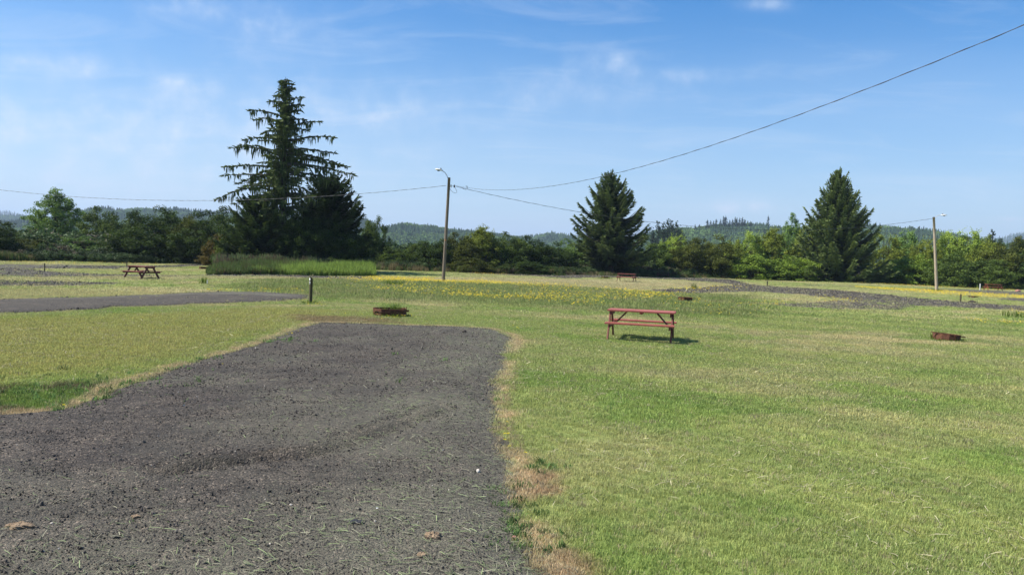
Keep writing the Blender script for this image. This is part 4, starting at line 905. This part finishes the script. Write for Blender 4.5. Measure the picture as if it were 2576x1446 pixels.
for px, yt in ((1749, 565), (1760, 564), (1780, 553), (1788, 555), (1795, 556), (1802, 551), (1813, 552), (1821, 545), (1826, 544), (1836, 554), (1843, 552), (1850, 547), (1854, 549), (1861, 549), (1868, 547), (1874, 551), (1889, 558)):
    far_conifer(px, yt, 985 + random.uniform(-8, 8), crest(px) - 1, 'dark conifer in the row standing up along the crest of the right-hand hill', 'conifers along the hill crest', wid=1.5, col=(.6, .75, .7))
far_conifer(1933, 542, 985, crest(1933) - 1, 'lone slim conifer standing apart on the skyline right of the crest row', None, wid=.8, col=(.6, .75, .7))
for px, yt in ((2204, 559), (2214, 561), (2313, 568), (2324, 569)):
    far_conifer(px, yt, 985, crest(px) - 1, 'conifer tip on the ridge between the right-hand spruce and the farther lamp pole', 'conifer tips right of the right-hand spruce', wid=1.1, col=(.6, .75, .7))

# ------------------------------------------------------------------ air
hz_m = bpy.data.materials.new('air'); hz_m.use_nodes = True; t = hz_m.node_tree; t.nodes.clear(); oo = nn(t, 'ShaderNodeOutputMaterial'); pv = nn(t, 'ShaderNodeVolumePrincipled')
pv.inputs['Density'].default_value = 0.00014; pv.inputs['Color'].default_value = (.62, .78, 1.0, 1); pv.inputs['Anisotropy'].default_value = .1; t.links.new(pv.outputs[0], oo.inputs['Volume'])
mb = MB(); x0, x1, y0, y1, z0, z1 = -13000, 13000, -200, 12500, -4, 420
mb.box(((x0 + x1) / 2, (y0 + y1) / 2, (z0 + z1) / 2), (x1 - x0, y1 - y0, z1 - z0)); hz_o = mb.obj('haze', [hz_m]); tag(hz_o, 'thin summer haze in the air', kind='stuff')
# ------------------------------------------------------------------ lamp poles and cables
def lamp_pole(base, top, r0, r1, armpts, headp, headdir, label, tint, ins=True, tagz=None):
    b = Vector(base); t = Vector(top); o = empty('lamp_pole', b); tag(o, label, 'street lamp', 'lamp poles on the campground'); L = t - b
    m1 = MB(); m1.tube([(0, 0, -.4)] + [L * k for k in (0, .25, .5, .75, 1)], [r0, r0, r0 * .75 + r1 * .25, (r0 + r1) / 2, r0 * .25 + r1 * .75, r1], 14); p = m1.obj('pole', [M_POLE], o, True); p.color = (*tint, 1)
    m2 = MB(); m2.tube([Vector(q) - b for q in armpts], .028, 8); m2.obj('lamp_arm', [M_STEEL], o, True)
    h = Vector(headp) - b; m3 = MB(); d = Vector(headdir).normalized(); s = Vector((0, 0, 1)).cross(d).normalized(); u = d.cross(s)
    V = []; F = []; prof = [(-.26, .05, .05), (-.20, .09, .08), (0, .15, .10), (.18, .15, .09), (.30, .08, .04)]
    for (a, w_, hh_) in prof:
        for k in range(10):
            g = 2 * math.pi * k / 10; V.append(h + d * a + s * math.cos(g) * w_ + u * (math.sin(g) * hh_ if math.sin(g) > 0 else math.sin(g) * hh_ * .45))
    for i in range(4):
        for k in range(10): F.append((i * 10 + k, i * 10 + (k + 1) % 10, (i + 1) * 10 + (k + 1) % 10, (i + 1) * 10 + k))
    F += [tuple(range(9, -1, -1)), tuple(40 + k for k in range(10))]
    m3.add(V, F); hd = m3.obj('lamp_head', [M_WHITE], o, True)
    m4 = MB(); m4.tube([h - d * .1 + u * .07, h - d * .1 + u * .16], .05, 10); m4.obj('photocell', [M_DARK], hd)
    m5 = MB(); m5.tube([h + d * .05 - u * .03, h + d * .05 - u * .09], [.11, .07], 12); m5.obj('lens', [M_DARK], hd)
    if ins:
        f = L.normalized(); c = L - f * .62
        for dx, mt_ in ((.17, M_WHITE), (.42, M_DARK)):
            m6 = MB(); q = c + Vector((dx, -.03, 0)); m6.tube([q + Vector((0, 0, -.10)), q + Vector((0, 0, -.04)), q, q + Vector((0, 0, .05)), q + Vector((0, 0, .1))], [.04, .07, .045, .07, .035], 10); m6.obj('insulator', [mt_], o, True)
        m7 = MB(); m7.tube([c + Vector(q) for q in ((0, -.05, 0), (.2, -.05, .02), (.45, -.05, 0))], .015, 6); m7.obj('bracket', [M_STEEL], o)
        m8 = MB(); m8.tube([c + Vector(q) for q in ((.44, -.04, -.02), (.56, -.04, -.25), (.62, -.04, -.42), (.55, -.04, -.5), (.35, -.04, -.46), (.16, -.04, -.3), (.08, -.04, -.15))], .013, 6); m8.obj('wire_loop', [M_CABLE], o)
        m9 = MB(); m9.box(L * .40 + Vector((0, -(r0 * .6 + r1 * .4) - .006, 0)), (.10, .015, .08)); m9.obj('pole_tag', [M_ORANGE], o)
    return o
Y1 = 59.; bx = gxy(1115, Y1); B1 = Vector((bx, Y1, float(hgt(bx, Y1)))); T1 = at(1130, 447, Y1)
lamp_pole(B1, T1, .125, .10, [at(1127, 449, Y1), at(1124, 441, Y1), at(1119, 434, Y1), at(1112, 429.5, Y1)], at(1105, 428, Y1), (-1, -.1, .12), 'nearer wooden lamp pole left of centre, cables meeting at its top', (.80, .77, .74), True)
Y2 = 78.5; bx = gxy(2356.5, Y2); B2 = Vector((bx, Y2, float(hgt(bx, Y2)))); T2 = at(2349, 546, Y2)
lamp_pole(B2, T2, .15, .11, [at(2350.5, 549, Y2), at(2355, 545, Y2), at(2361, 541.5, Y2), at(2367, 541, Y2)], at(2374, 541.5, Y2), (1, -.05, .03), 'farther pale sunlit lamp pole on the right with lamp arm to the right', (1.6, 1.58, 1.5), False)
def cable(a, b, sag, label, rad=.008, n=40, splice=None):
    a = Vector(a); b = Vector(b); P = [a + (b - a) * t - Vector((0, 0, sag * 4 * t * (1 - t))) for t in [i / n for i in range(n + 1)]]
    o = empty('power_cable', a); tag(o, label, 'cable', 'overhead power cables')
    m1 = MB(); m1.tube([p - a for p in P], rad, 6); m1.obj('wire', [M_CABLE], o)
    m2 = MB(); tw = []; d = (b - a).normalized(); s = Vector((0, 0, 1)).cross(d).normalized(); nt_ = int((b - a).length / .22)
    for i in range(nt_ + 1):
        t = i / nt_; g = i * .9; p = a + (b - a) * t - Vector((0, 0, sag * 4 * t * (1 - t))); tw.append(p - a + s * math.cos(g) * rad * 1.5 + Vector((0, 0, math.sin(g) * rad * 1.5)))
    m2.tube(tw, rad * .6, 4); m2.obj('twisted_wire', [M_CABLE], o)
    if splice:
        p = a + (b - a) * splice - Vector((0, 0, sag * 4 * splice * (1 - splice))) - a; m3 = MB()
        m3.tube([p + Vector(q) for q in ((-.28, 0, 0), (-.15, 0, -.10), (0, 0, -.14), (.14, 0, -.08), (.12, 0, .10), (.02, 0, .13), (.1, 0, .02))], .015, 5); m3.obj('splice', [M_CABLE], o)
A = at(1141, 466, Y1); A2 = at(1146, 469, Y1)
C2 = at(2347, 549.5, Y2)
cable(A, (10.9, 15.0, 7.35), 1.6, 'long power cable rising from the nearer lamp pole to the upper right corner', splice=.07, n=60)
cable(at(1123, 467, Y1), (-60, 78, 7.9), 1.75, 'power cable sagging leftwards from the nearer lamp pole behind the big spruce', .012)
cable(A2, C2, 2.05, 'power cable hanging between the two lamp poles behind the middle spruce', .012)
for (x, y, zt, lab) in ((10.95, 15.0, 7.8, 'wooden cable pole outside the view on the right'), (-60, 78, 8.3, 'wooden cable pole outside the view on the left')):
    m1 = MB(); m1.tube([(0, 0, -.3), (0, 0, zt * .5), (0, 0, zt)], [.15, .13, .10], 12); o = m1.obj('cable_pole', [M_POLE], None, True, (x, y, float(hgt(x, y)))); tag(o, lab, 'pole')

# ------------------------------------------------------------------ picnic tables
def picnic_table():
    root = empty('picnic_table', (0, 0, 0)); g = random.Random(4)
    def plank(nm, c, L, w, h, e=.004):
        m_ = MB(); m_.box((0, 0, 0), (L + g.uniform(-.012, .012), w, h)); o = m_.obj(nm, [M_PAINT], root, False, Vector(c), .004); o.rotation_euler = (g.uniform(-.006, .006), 0, g.uniform(-.003, .003)); k = g.uniform(.9, 1.12); o.color = (k, k * g.uniform(.95, 1.05), k, 1)
    for i in range(5): plank('tabletop_plank', (g.uniform(-.008, .008), (i - 2) * .148, .735), 1.69, .139, .038)
    for s in (-1, 1):
        for k in (0, 1): plank('seat_plank', (g.uniform(-.008, .008), s * (.56 + k * .148), .435), 1.71, .139, .038)
    for s in (-1, 1):
        x = s * .74
        def beam(nm, a, b, w, h, up=(0, 0, 1), c=.85):
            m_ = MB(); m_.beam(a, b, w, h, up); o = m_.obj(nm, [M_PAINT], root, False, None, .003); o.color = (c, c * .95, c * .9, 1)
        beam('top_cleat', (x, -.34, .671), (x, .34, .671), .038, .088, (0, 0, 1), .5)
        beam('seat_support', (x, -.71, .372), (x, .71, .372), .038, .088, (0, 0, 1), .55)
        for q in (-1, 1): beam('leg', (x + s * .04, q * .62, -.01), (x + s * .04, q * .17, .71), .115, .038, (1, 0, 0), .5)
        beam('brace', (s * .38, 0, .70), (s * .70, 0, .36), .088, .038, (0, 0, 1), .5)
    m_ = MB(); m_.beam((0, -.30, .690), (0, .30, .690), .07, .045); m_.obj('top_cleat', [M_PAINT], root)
    return root
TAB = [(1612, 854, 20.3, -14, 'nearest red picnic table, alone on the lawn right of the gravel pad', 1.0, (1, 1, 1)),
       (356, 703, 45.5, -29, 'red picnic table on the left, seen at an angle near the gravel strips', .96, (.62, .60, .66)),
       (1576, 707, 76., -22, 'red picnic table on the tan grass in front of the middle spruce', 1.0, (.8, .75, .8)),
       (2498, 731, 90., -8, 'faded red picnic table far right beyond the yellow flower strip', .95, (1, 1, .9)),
       (509, 661, 88., -10, 'dark red picnic table in the shade left of the tall grass block', .95, (.5, .45, .5)),  # same red paint, its shade darkened into the colour tint
       (1668, 697, 103., -15, 'barely visible picnic table in the hedge shade right of the middle spruce', .9, (.5, .45, .45))]  # hedge shade put into the tint, paint itself unchanged
tp = picnic_table()
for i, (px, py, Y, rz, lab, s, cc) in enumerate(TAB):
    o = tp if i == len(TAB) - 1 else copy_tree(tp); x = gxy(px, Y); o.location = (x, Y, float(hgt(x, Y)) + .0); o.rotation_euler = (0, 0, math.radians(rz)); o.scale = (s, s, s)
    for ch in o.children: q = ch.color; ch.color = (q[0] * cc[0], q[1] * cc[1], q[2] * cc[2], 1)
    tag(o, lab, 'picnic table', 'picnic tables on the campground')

# ------------------------------------------------------------------ fire rings
def fire_ring(P, H, label, loc_, rz=0, notch=None, bars=(), prongs=(), tilt=0, sc=1, colr=(1, 1, 1), dn=0):
    root = empty('fire_ring', loc_, rz); root.rotation_euler = (0, tilt, rz); root.scale = (sc, sc, sc); tag(root, label, 'fire ring', 'rusty fire rings on the campground'); n = len(P)
    for i in range(n):
        a = Vector((*P[i], 0)); b = Vector((*P[(i + 1) % n], 0)); mid_ = (a + b) / 2; L = (b - a).length; ang = math.atan2(b.y - a.y, b.x - a.x); m_ = MB()
        if i == notch: 
            m_.box((0, 0, H * .21 - dn), (L + .004, .012, H * .42)); m_.box((0, 0, H * .82 - dn), (L + .004, .012, H * .36)); m_.box((-L * .42, 0, H * .53 - dn), (L * .16, .012, H * .24))
        else: m_.box((0, 0, H / 2 - dn), (L + .004, .012, H))
        o = m_.obj('ring_panel', [M_RUST], root, False, mid_, .002); o.rotation_euler = (0, 0, ang); o.color = (*colr, 1)
    m_ = MB()                                           # folded rim
    m_.tube([(*p, H - dn) for p in P] + [(*P[0], H - dn)], .010, 6); m_.obj('rim', [M_RUST], root)
    for (a, b, w_, h_) in bars: m_ = MB(); m_.beam(a, b, w_, h_); m_.obj('handle_bar', [M_RUST], root, False, None, .002)
    for (a, b) in prongs: m_ = MB(); m_.tube([a, (Vector(a) + Vector(b)) / 2 + Vector((.012, 0, 0)), b], .009, 6); m_.obj('prong', [M_RUST], root)
    return root
def gl(px, py): x, y = gp(px, py); return Vector((x, y, float(hgt(x, y))))
P1 = [(-.30, -.38), (.36, -.42), (.45, -.1), (.43, .28), (.12, .45), (-.3, .42), (-.55, .2), (-.54, -.12)]
p = gl(979, 802.5); p.y += .40
fire_ring(P1, .23, 'nearest rusty fire ring with weeds inside, just beyond the end of the gravel pad', p, .16, 7, [((.30, -.435, .20), (.52, -.435, .20), .02, .06), ((-.36, -.40, .13), (-.05, -.425, .13), .02, .035)], [((.37, -.43, .2), (.36, -.43, .33)), ((.42, -.43, .2), (.44, -.43, .33))])
N = 12; P2 = [(.37 * math.cos(2 * math.pi * k / N - .3), .37 * math.sin(2 * math.pi * k / N - .3)) for k in range(N)]
p = gl(2395, 858.5); p.y += .33
fire_ring(P2, .19, 'rusty round fire ring with handles at both ends, alone on the right lawn', p, 0, None, [((-.50, -.05, .20), (-.33, -.15, .19), .025, .025), ((.33, -.15, .16), (.49, -.12, .16), .025, .025), ((.02, -.385, .165), (.14, -.375, .165), .02, .02)], [], math.radians(4.5))
P8 = [(.38 * math.cos(2 * math.pi * k / 6 + .2), .38 * math.sin(2 * math.pi * k / 6 + .2)) for k in range(6)]
for px, py, sc, hh_, lab in ((1727, 761, 1, .24, 'rusty fire ring among the yellow flowers behind the nearest picnic table'), (1523, 701.5, 1.05, .18, 'small distant fire ring left of the picnic table in front of the middle spruce'),
        (2453, 748, 1.0, .10, 'flat dark fire ring on the green strip beyond the short post at far right'), (509, 677.5, 1.0, .17, 'dark low fire ring left of the tall grass block')):
    p = gl(px, py); p.y += .33; fire_ring(P8, hh_, lab, p, 0, None, [((.2, -.36, hh_ * .9), (.45, -.3, hh_ * .9), .025, .025)], [], 0, sc, (.7, .7, .7))

# ------------------------------------------------------------------ posts, stakes, stones
def post(px, ytop, ybase, wpx, label, mat=None, slant=False, plates=False, rz=.6, lean=0, group='wooden posts on the campground', name='wooden_post'):
    x, Y = gp(px, ybase); z0 = float(hgt(x, Y)); k = Y / FPX; H = (ybase - ytop) * k; w = wpx * k; root = empty(name, (x, Y, z0), rz); tag(root, label, 'post', group); h = w / 2 / 1.75
    V = [(-h, -h, -.2), (h, -h, -.2), (h, h, -.2), (-h, h, -.2), (-h + lean, -h, H), (h + lean, -h, H - (H * .07 if slant else .0)), (h + lean, h, H - (H * .07 if slant else .01)), (-h + lean, h, H)]
    m_ = MB(); m_.add(V, [(0, 3, 2, 1), (4, 5, 6, 7), (0, 1, 5, 4), (1, 2, 6, 5), (2, 3, 7, 6), (3, 0, 4, 7)]); m_.obj('shaft', [mat or M_POST], root, False, None, .004)
    return root, H, h
root, H, h = post(781, 697, 765.5, 11.5, 'tall square site post with slanted top and two white number plates on its left face', None, True, rz=math.radians(38))
DIG = {'6': [((.8, .9), (.3, .85)), ((.3, .85), (.2, .5)), ((.2, .5), (.2, .15)), ((.2, .15), (.8, .15)), ((.8, .15), (.8, .5)), ((.8, .5), (.2, .5))]}
for zc_, dig in ((H * .905, None), (H * .775, '6')):
    m_ = MB(); m_.box((-h - .006, -.012, zc_), (.010, h * 1.5, .085)); pl = m_.obj('number_plate', [M_WHITE], root)
    if dig:
        m_ = MB()
        for (a, b), (c2, d2) in DIG[dig]:
            f = lambda u, v: (-h - .0135, -.012 - (u - .5) * -.05 * -1, zc_ + (v - .5) * .065)
            m_.beam(f(a, b), f(c2, d2), .004, .010, (1, 0, 0))
        m_.obj('numeral', [M_INK], pl)
for a in ((112, 661, 682, 4.2, 'short dark post on the grass wedge between the far left gravel roads'), (319, 656, 670.5, 4.0, 'short dark post just behind the left picnic table'),
          (1930, 704.5, 717.5, 4.0, 'short weathered post where the gravel track bends, left of the right-hand spruce'), (2416, 738, 758.5, 5.5, 'stubby brown post beside the gravel track right of the farther lamp pole')):
    post(*a, None, a[0] == 2416, rz=math.radians(35))
for a in ((393, 640, 660, 2.6, 'thin dark fence post under the dark dome-shaped tree'), (471, 642, 659, 2.2, 'thin dark fence post right of the dark dome-shaped tree, at the hedge foot'),
          (1338, 664, 690, 2.2, 'grey fence post in the hedge midway between nearer lamp pole and middle spruce'), (1401, 682, 700, 2.0, 'short leaning fence post in front of the hedge left of the middle spruce'), (1739, 677, 694, 2.5, 'grey fence post below the dark bushes right of the middle spruce')):
    post(*a, M_POST, group='fence posts along the hedge', name='fence_post')
post(2270, 690, 712.5, 3.6, 'pale sunlit fence post left of the farther lamp pole', M_STAKE, group='fence posts along the hedge', name='fence_post')
post(2465, 714, 731, 3.6, 'pale yellowish post just left of the far right picnic table', M_STAKE, group='fence posts along the hedge', name='fence_post')
post(521.5, 706, 716.8, 3.8, 'short white stake in weeds behind the left gravel pad', M_STAKE, name='stake', rz=.9)
def rock(px, py, size, mat, label, sq=.6, cat='stone', name='stone', seed=1):
    r = np.random.default_rng(seed); import bmesh
    bm = bmesh.new(); bmesh.ops.create_icosphere(bm, subdivisions=3, radius=1)
    for v in bm.verts:
        d = v.co.normalized(); k = 1 + .25 * math.sin(d.x * 4 + seed) * math.cos(d.y * 5 + seed * 2) + .12 * math.sin(d.z * 9 + d.x * 11 + seed); v.co = Vector((d.x * k * size[0], d.y * k * size[1], d.z * k * size[2]))
    me = bpy.data.meshes.new(name); bm.to_mesh(me); bm.free(); me.materials.append(mat); o = bpy.data.objects.new(name, me); COL.objects.link(o); p = gl(px, py); dz_ = max(0., float(padz(np.array([p.x]), np.array([p.y]))[0]) - p.z) if p.y < 24 and float(padsd(np.array([p.x]), np.array([p.y]), 'gravel_pad')[0]) > 0 else 0; o.location = (p.x, p.y, p.z + dz_ + size[2] * .45); tag(o, label, cat); return o
rock(52, 1347, (.085, .05, .022), M_CLAY, 'tan flat clod of clay on the gravel at the lower left', name='clay_clod', cat='clod', seed=2)
rock(1062, 1419, (.035, .03, .016), M_CLAY, 'pale tan clod on the gravel near the bottom centre', name='clay_clod', cat='clod', seed=3)
rock(1088, 1372, (.055, .045, .028), M_CLAY, 'rough brown clod on the gravel above the pale tan one near the bottom centre', name='clay_clod', cat='clod', seed=5)
rock(342, 1318, (.03, .025, .01), M_CLAY, 'small faint reddish clod on the gravel left of centre', name='clay_clod', cat='clod', seed=8)
rock(1293, 1360, (.018, .018, .015), M_BLOCK, 'small pinkish pebble at the right edge of the gravel pad', name='pebble', seed=6)
rock(2446, 759, (.30, .2, .10), M_BARK, 'dark low lump beside the gravel track right of the stubby brown post', name='dirt_lump', cat='lump', seed=4)
o = rock(2561, 735, (.30, .22, .16), M_BLOCK, 'pinkish boulder right of the far right picnic table', name='boulder', seed=7)
rock(948, 1297, (.012, .010, .006), M_WHITE, 'tiny white stone on the gravel, lower middle', name='pebble', seed=9)
rock(895, 1333, (.05, .03, .014), M_DARK, 'flat dark slab of hardened gravel left of the tiny white stone', name='flat_stone', seed=12)

# weeds in and around things
def weed(px, py, dy, n, h, rad, label, seed, cat='weed'):
    r = np.random.default_rng(seed); p = gl(px, py); mb = MB(); V = []; F = []; C = []
    for i in range(n):
        a = r.random() * 6.28; q = rad * math.sqrt(r.random()); x, y = q * math.cos(a), q * math.sin(a); hh_ = h * r.uniform(.4, 1.1); d = r.random() * 6.28; l = hh_ * r.uniform(.05, .5); w_ = r.uniform(.006, .013)
        k = len(V); V += [(x - w_, y, 0), (x + w_, y, 0), (x + w_ * .7 + l * .3 * math.cos(d), y + l * .3 * math.sin(d), hh_ * .6), (x - w_ * .7 + l * .3 * math.cos(d), y + l * .3 * math.sin(d), hh_ * .6), (x + l * math.cos(d), y + l * math.sin(d), hh_)]
        F += [(k, k + 1, k + 2, k + 3), (k + 3, k + 2, k + 4)]; C += [r.random()] * 5
    mb.add(V, F, 0, C); o = mb.obj('weed_clump', [M_LEAF], None, False, (p.x, p.y + dy, p.z)); o.color = (2.0, 2.0, 1.2, 1); tag(o, label, cat)
weed(990, 802.5, .40, 90, .42, .16, 'clump of green weeds growing out of the nearest fire ring, right of its middle', 1)
weed(962, 802.5, .45, 60, .32, .16, 'smaller clump of green weeds in the left part of the nearest fire ring', 2)
weed(2380, 858, .38, 70, .26, .25, 'green weeds behind the rusty fire ring on the right lawn', 3)
weed(510, 716, .1, 60, .42, .22, 'green weed clump left of the short white stake', 4)
weed(1748, 727, .2, 50, .55, .25, 'dry weed clump at the end of the gravel spur left of the track bend', 5)
weed(988, 718, 0, 120, .42, .7, 'darker green weed patch in the flower meadow left of the nearer lamp pole', 6)
weed(2566, 798, 0, 120, .35, .8, 'bushy weed clump with yellow flowers at the right edge of the view', 7)
weed(781, 766, 0, 90, .14, .35, 'fringe of longer grass round the foot of the tall site post', 8)
weed(979, 804, .35, 200, .13, .55, 'fringe of longer grass round the nearest fire ring', 9)
weed(2396, 860, .25, 130, .10, .5, 'fringe of longer grass round the round fire ring on the right lawn', 10)
weed(1522, 702, 0, 70, .28, .8, 'green fringe round the small distant fire ring', 11)
weed(2356, 734, 0, 90, .3, .5, 'green grass fringe at the foot of the farther lamp pole', 12)

# ------------------------------------------------------------------ yellow flowers
def flower_mb(r, h, hw, heads=1):
    st = MB(); hd = MB()
    d = r.normal(0, .12, 2) * h; st.tube([(0, 0, 0), (d[0] * .4, d[1] * .4, h * .55), (d[0], d[1], h)], [.0022, .0018, .0016], 4, cap=False)
    c = np.array((d[0], d[1], h)); V = [c + (0, 0, .004)]; F = []
    tl = r.normal(0, .25, 2); n = 11
    for i in range(n):
        a = i / n * 6.283
        for (rr, da, zz_) in ((hw * .45, -.16, .006), (hw, -.20, .001), (hw * 1.05, .06, .000), (hw * .45, .16, .006)):
            x, y = rr * math.cos(a + da), rr * math.sin(a + da); V.append(c + (x, y, zz_ + x * tl[0] + y * tl[1]))
        k = 1 + 4 * i; F += [(0, k, k + 1, k + 2), (0, k + 2, k + 3, 0)[:3] if False else (0, k + 2, k + 3)]
    hd.add(V, F, 0, .6); return st, hd
rf = np.random.default_rng(55)
PETALM = []
def small_flower(h, hw, k):
    st, hd = flower_mb(rf, h, hw); mb = MB()
    for v, c in zip(st.v, st.c): pass
    for f, m_ in zip(st.f, st.m): pass
    mb.v += st.v; mb.f += st.f; mb.m += st.m; mb.c += st.c; mb.n = st.n
    mb.add(hd.v[0], hd.f, 1, .6); return mb.mesh('flower', [M_STEM, M_YEL])
FL = [small_flower(h, .021, i) for i, h in enumerate((.10, .14, .18, .08))]
spots = []                                             # x, y, height, size, region
def reg(poly, n, hgt_, size, lab, amp=0, clump=None):
    P = gpoly(poly); A = np.array(P); x0, y0 = A.min(0); x1, y1 = A.max(0); got = 0
    while got < n:
        m_ = max(400, n * 3); x = rf.uniform(x0, x1, m_); y = rf.uniform(y0, y1, m_); k = sdpoly(x, y, P) > 0
        if clump: k &= rf.random(m_) < sm(clump[0], clump[1], fbm(x * clump[2], y * clump[2] * .8, 3))
        x, y = x[k], y[k]
        for a, b in zip(x, y):
            if got >= n: break
            spots.append((a, b, hgt_ * rf.uniform(.6, 1.3), size, lab)); got += 1
def pts(lst, hgt_, size, lab):
    for px, py in lst: a, b = gp(px, py); spots.append((a, b, hgt_ * rf.uniform(.8, 1.2), size, lab))
near_lab = 'yellow flower in the loose line along the right edge of the gravel pad'
pts([(1277, 1080), (1270, 1110), (1274, 1113), (1272, 1125), (1283, 1143), (1320, 1160)], .07, 1.0, near_lab)
pts([(560, 922), (722, 848), (735, 846), (750, 842), (378, 950), (160, 1030)], .05, 1.0, 'yellow flower scattered along the left edge of the gravel pad')
ringf = 'small yellow flower in the cluster around the nearest fire ring'
pts([(946, 798), (950, 806), (960, 809), (938, 800), (968, 812), (977, 811), (980, 809), (982, 812), (987, 811), (993, 813), (999, 812), (1003, 811), (1008, 808), (1012, 807), (1015, 809), (1020, 806), (1028, 804), (1033, 806), (1035, 810), (1044, 812), (972, 806), (1000, 806), (912, 807), (925, 814), (955, 817), (958, 816), (870, 806), (1060, 826), (1075, 824), (1095, 822), (1290, 832), (1300, 836), (1305, 842)], .12, 1.0, ringf)
pts([(771, 768), (766, 764), (775, 773), (787, 768), (792, 770), (786, 776), (800, 770), (810, 774), (805, 768), (820, 772), (764, 760), (768, 758), (790, 762)], .08, 1.0, 'small yellow flower at the foot of the tall site post')
reg([(1500, 735), (1765, 740), (1760, 768), (1500, 760)], 150, .19, 1.4, 'yellow flower in the thick patch around the fire ring behind the nearest picnic table', clump=(.35, .6, .6))
reg([(1660, 765), (1900, 768), (1935, 790), (1900, 802), (1700, 800)], 80, .16, 1.35, 'yellow flower in the sparse patch right of the nearest picnic table', clump=(.4, .6, .5))
reg([(2430, 805), (2500, 808), (2600, 815), (2600, 828), (2520, 822), (2445, 816)], 80, .12, 1.15, 'yellow flower in the small dense patch at the right edge of the lawn')
reg([(1330, 738), (1520, 745), (1560, 770), (1480, 772), (1300, 755)], 230, .18, 1.2, 'yellow flower in the meadow left of the nearest picnic table', clump=(.3, .6, .35))
B_ = 'yellow flower of the broad meadow belt around the nearer lamp pole'
reg([(820, 703), (1000, 706), (1300, 716), (1600, 735), (1700, 748), (1500, 765), (1250, 755), (1000, 740), (840, 725)], 2100, .19, 1.4, B_, clump=(.25, .75, .18))
reg([(930, 695.5), (1120, 699), (1250, 706), (1320, 715), (1240, 716.5), (1120, 712), (980, 704), (900, 701)], 2300, .12, 1.25, B_, clump=(.30, .55, .4))
reg([(1300, 713), (1500, 724), (1640, 737), (1600, 745), (1400, 735), (1300, 725)], 260, .18, 1.2, B_, clump=(.3, .7, .3))
reg([(2150, 720), (2250, 726), (2370, 732), (2600, 746), (2700, 752), (2700, 761), (2576, 754), (2360, 743), (2240, 733), (2150, 724)], 3600, .14, 1.45, 'far flower strip')
reg([(1180, 684), (1290, 690), (1260, 694), (1180, 690)], 160, .12, 1.4, 'far'); reg([(2130, 712), (2250, 714), (2560, 727), (2560, 731), (2250, 719)], 700, .15, 1.5, 'far')
reg([(1660, 722), (1850, 716), (1900, 724), (1850, 732), (1700, 732)], 180, .16, 1.5, 'far', clump=(.4, .6, .4)); reg([(2050, 742), (2180, 752), (2160, 762), (2040, 756)], 110, .1, 1.2, 'far', clump=(.4, .6, .5))
reg([(1900, 750), (2000, 755), (1960, 775), (1880, 765)], 60, .1, 1.1, 'far'); reg([(1850, 700), (1950, 701), (1950, 704), (1850, 703)], 120, .15, 1.4, 'far')
reg([(650, 722), (760, 724), (760, 733), (650, 732)], 70, .10, 1.1, 'far', clump=(.4, .6, .5)); reg([(520, 728), (770, 736), (770, 741), (520, 735)], 70, .10, 1.1, 'far'); reg([(20, 655), (400, 662), (400, 666), (20, 664)], 160, .12, 1.4, 'far', clump=(.4, .6, .3))
reg([(2540, 790), (2600, 792), (2600, 804), (2545, 800)], 26, .25, 1.2, 'far')
spots.sort(key=lambda s: s[1] / s[3])
near_all = [s for s in spots if s[4] not in ('far', 'far flower strip')][:300]; ids = set(map(id, near_all)); rest = [s for s in spots if id(s) not in ids]
for i, (x, y, h_, sz_, lab) in enumerate(near_all):
    if lab is B_:
        lab = 'yellow flower of the meadow belt, ' + ('below the tall grass block' if x < -9 else 'in front of the nearer lamp pole' if x < -1 else 'right of the nearer lamp pole' if x < 3.5 else 'just left of the nearest picnic table' if x < 6 else 'behind the nearest picnic table')
    if i < 14:
        st, hd = flower_mb(rf, h_, .019); o = empty('yellow_flower', (x, y, float(hgt(x, y)) + .02), rf.random() * 6.28)
        hd.obj('flower_head', [M_YEL], o); st.obj('stem', [M_STEM], o)
    else:
        o = bpy.data.objects.new('yellow_flower', FL[i % 4]); COL.objects.link(o); o.location = (x, y, float(hgt(x, y))); k = h_ / (.10, .14, .18, .08)[i % 4]; o.scale = (sz_, sz_, k); o.rotation_euler = (0, 0, rf.random() * 6.28)
    tag(o, lab, 'flower', lab.replace('yellow flower', 'yellow flowers').replace('small ', ''))
def fproto(seed):
    st, hd = flower_mb(np.random.default_rng(seed), .10, .021); mb = MB(); mb.add(hd.v[0], hd.f, 0, .6); V = hd.v[0].copy(); mb.add(V * .8 + np.array((.02, .015, -.0)), hd.f, 0, .5)
    return proto('far_flower', mb, [M_PETAL])
FP = [fproto(s) for s in (3, 4, 5)]
A = np.array([s[:4] for s in rest]); n = len(A); s_ = A[:, 3] * rf.uniform(.8, 1.25, n)
cc = np.array((.74, .63, .07)) * rf.uniform(.75, 1.1, (n, 1)); cc[:, 1] *= rf.uniform(.85, 1.05, n)
scatter('flower_meadow', np.stack([A[:, 0], A[:, 1], hgt(A[:, 0], A[:, 1]) + A[:, 2] - .10], 1), np.stack([rf.normal(.15, .25, n), rf.normal(-.1, .25, n), rf.random(n) * 6.28], 1), np.stack([s_ * 1.1, s_ * 1.1, np.ones(n)], 1), cc, rf.integers(0, 3, n), FP, 'thousands of yellow meadow flowers in drifts and strips across the far lawn')
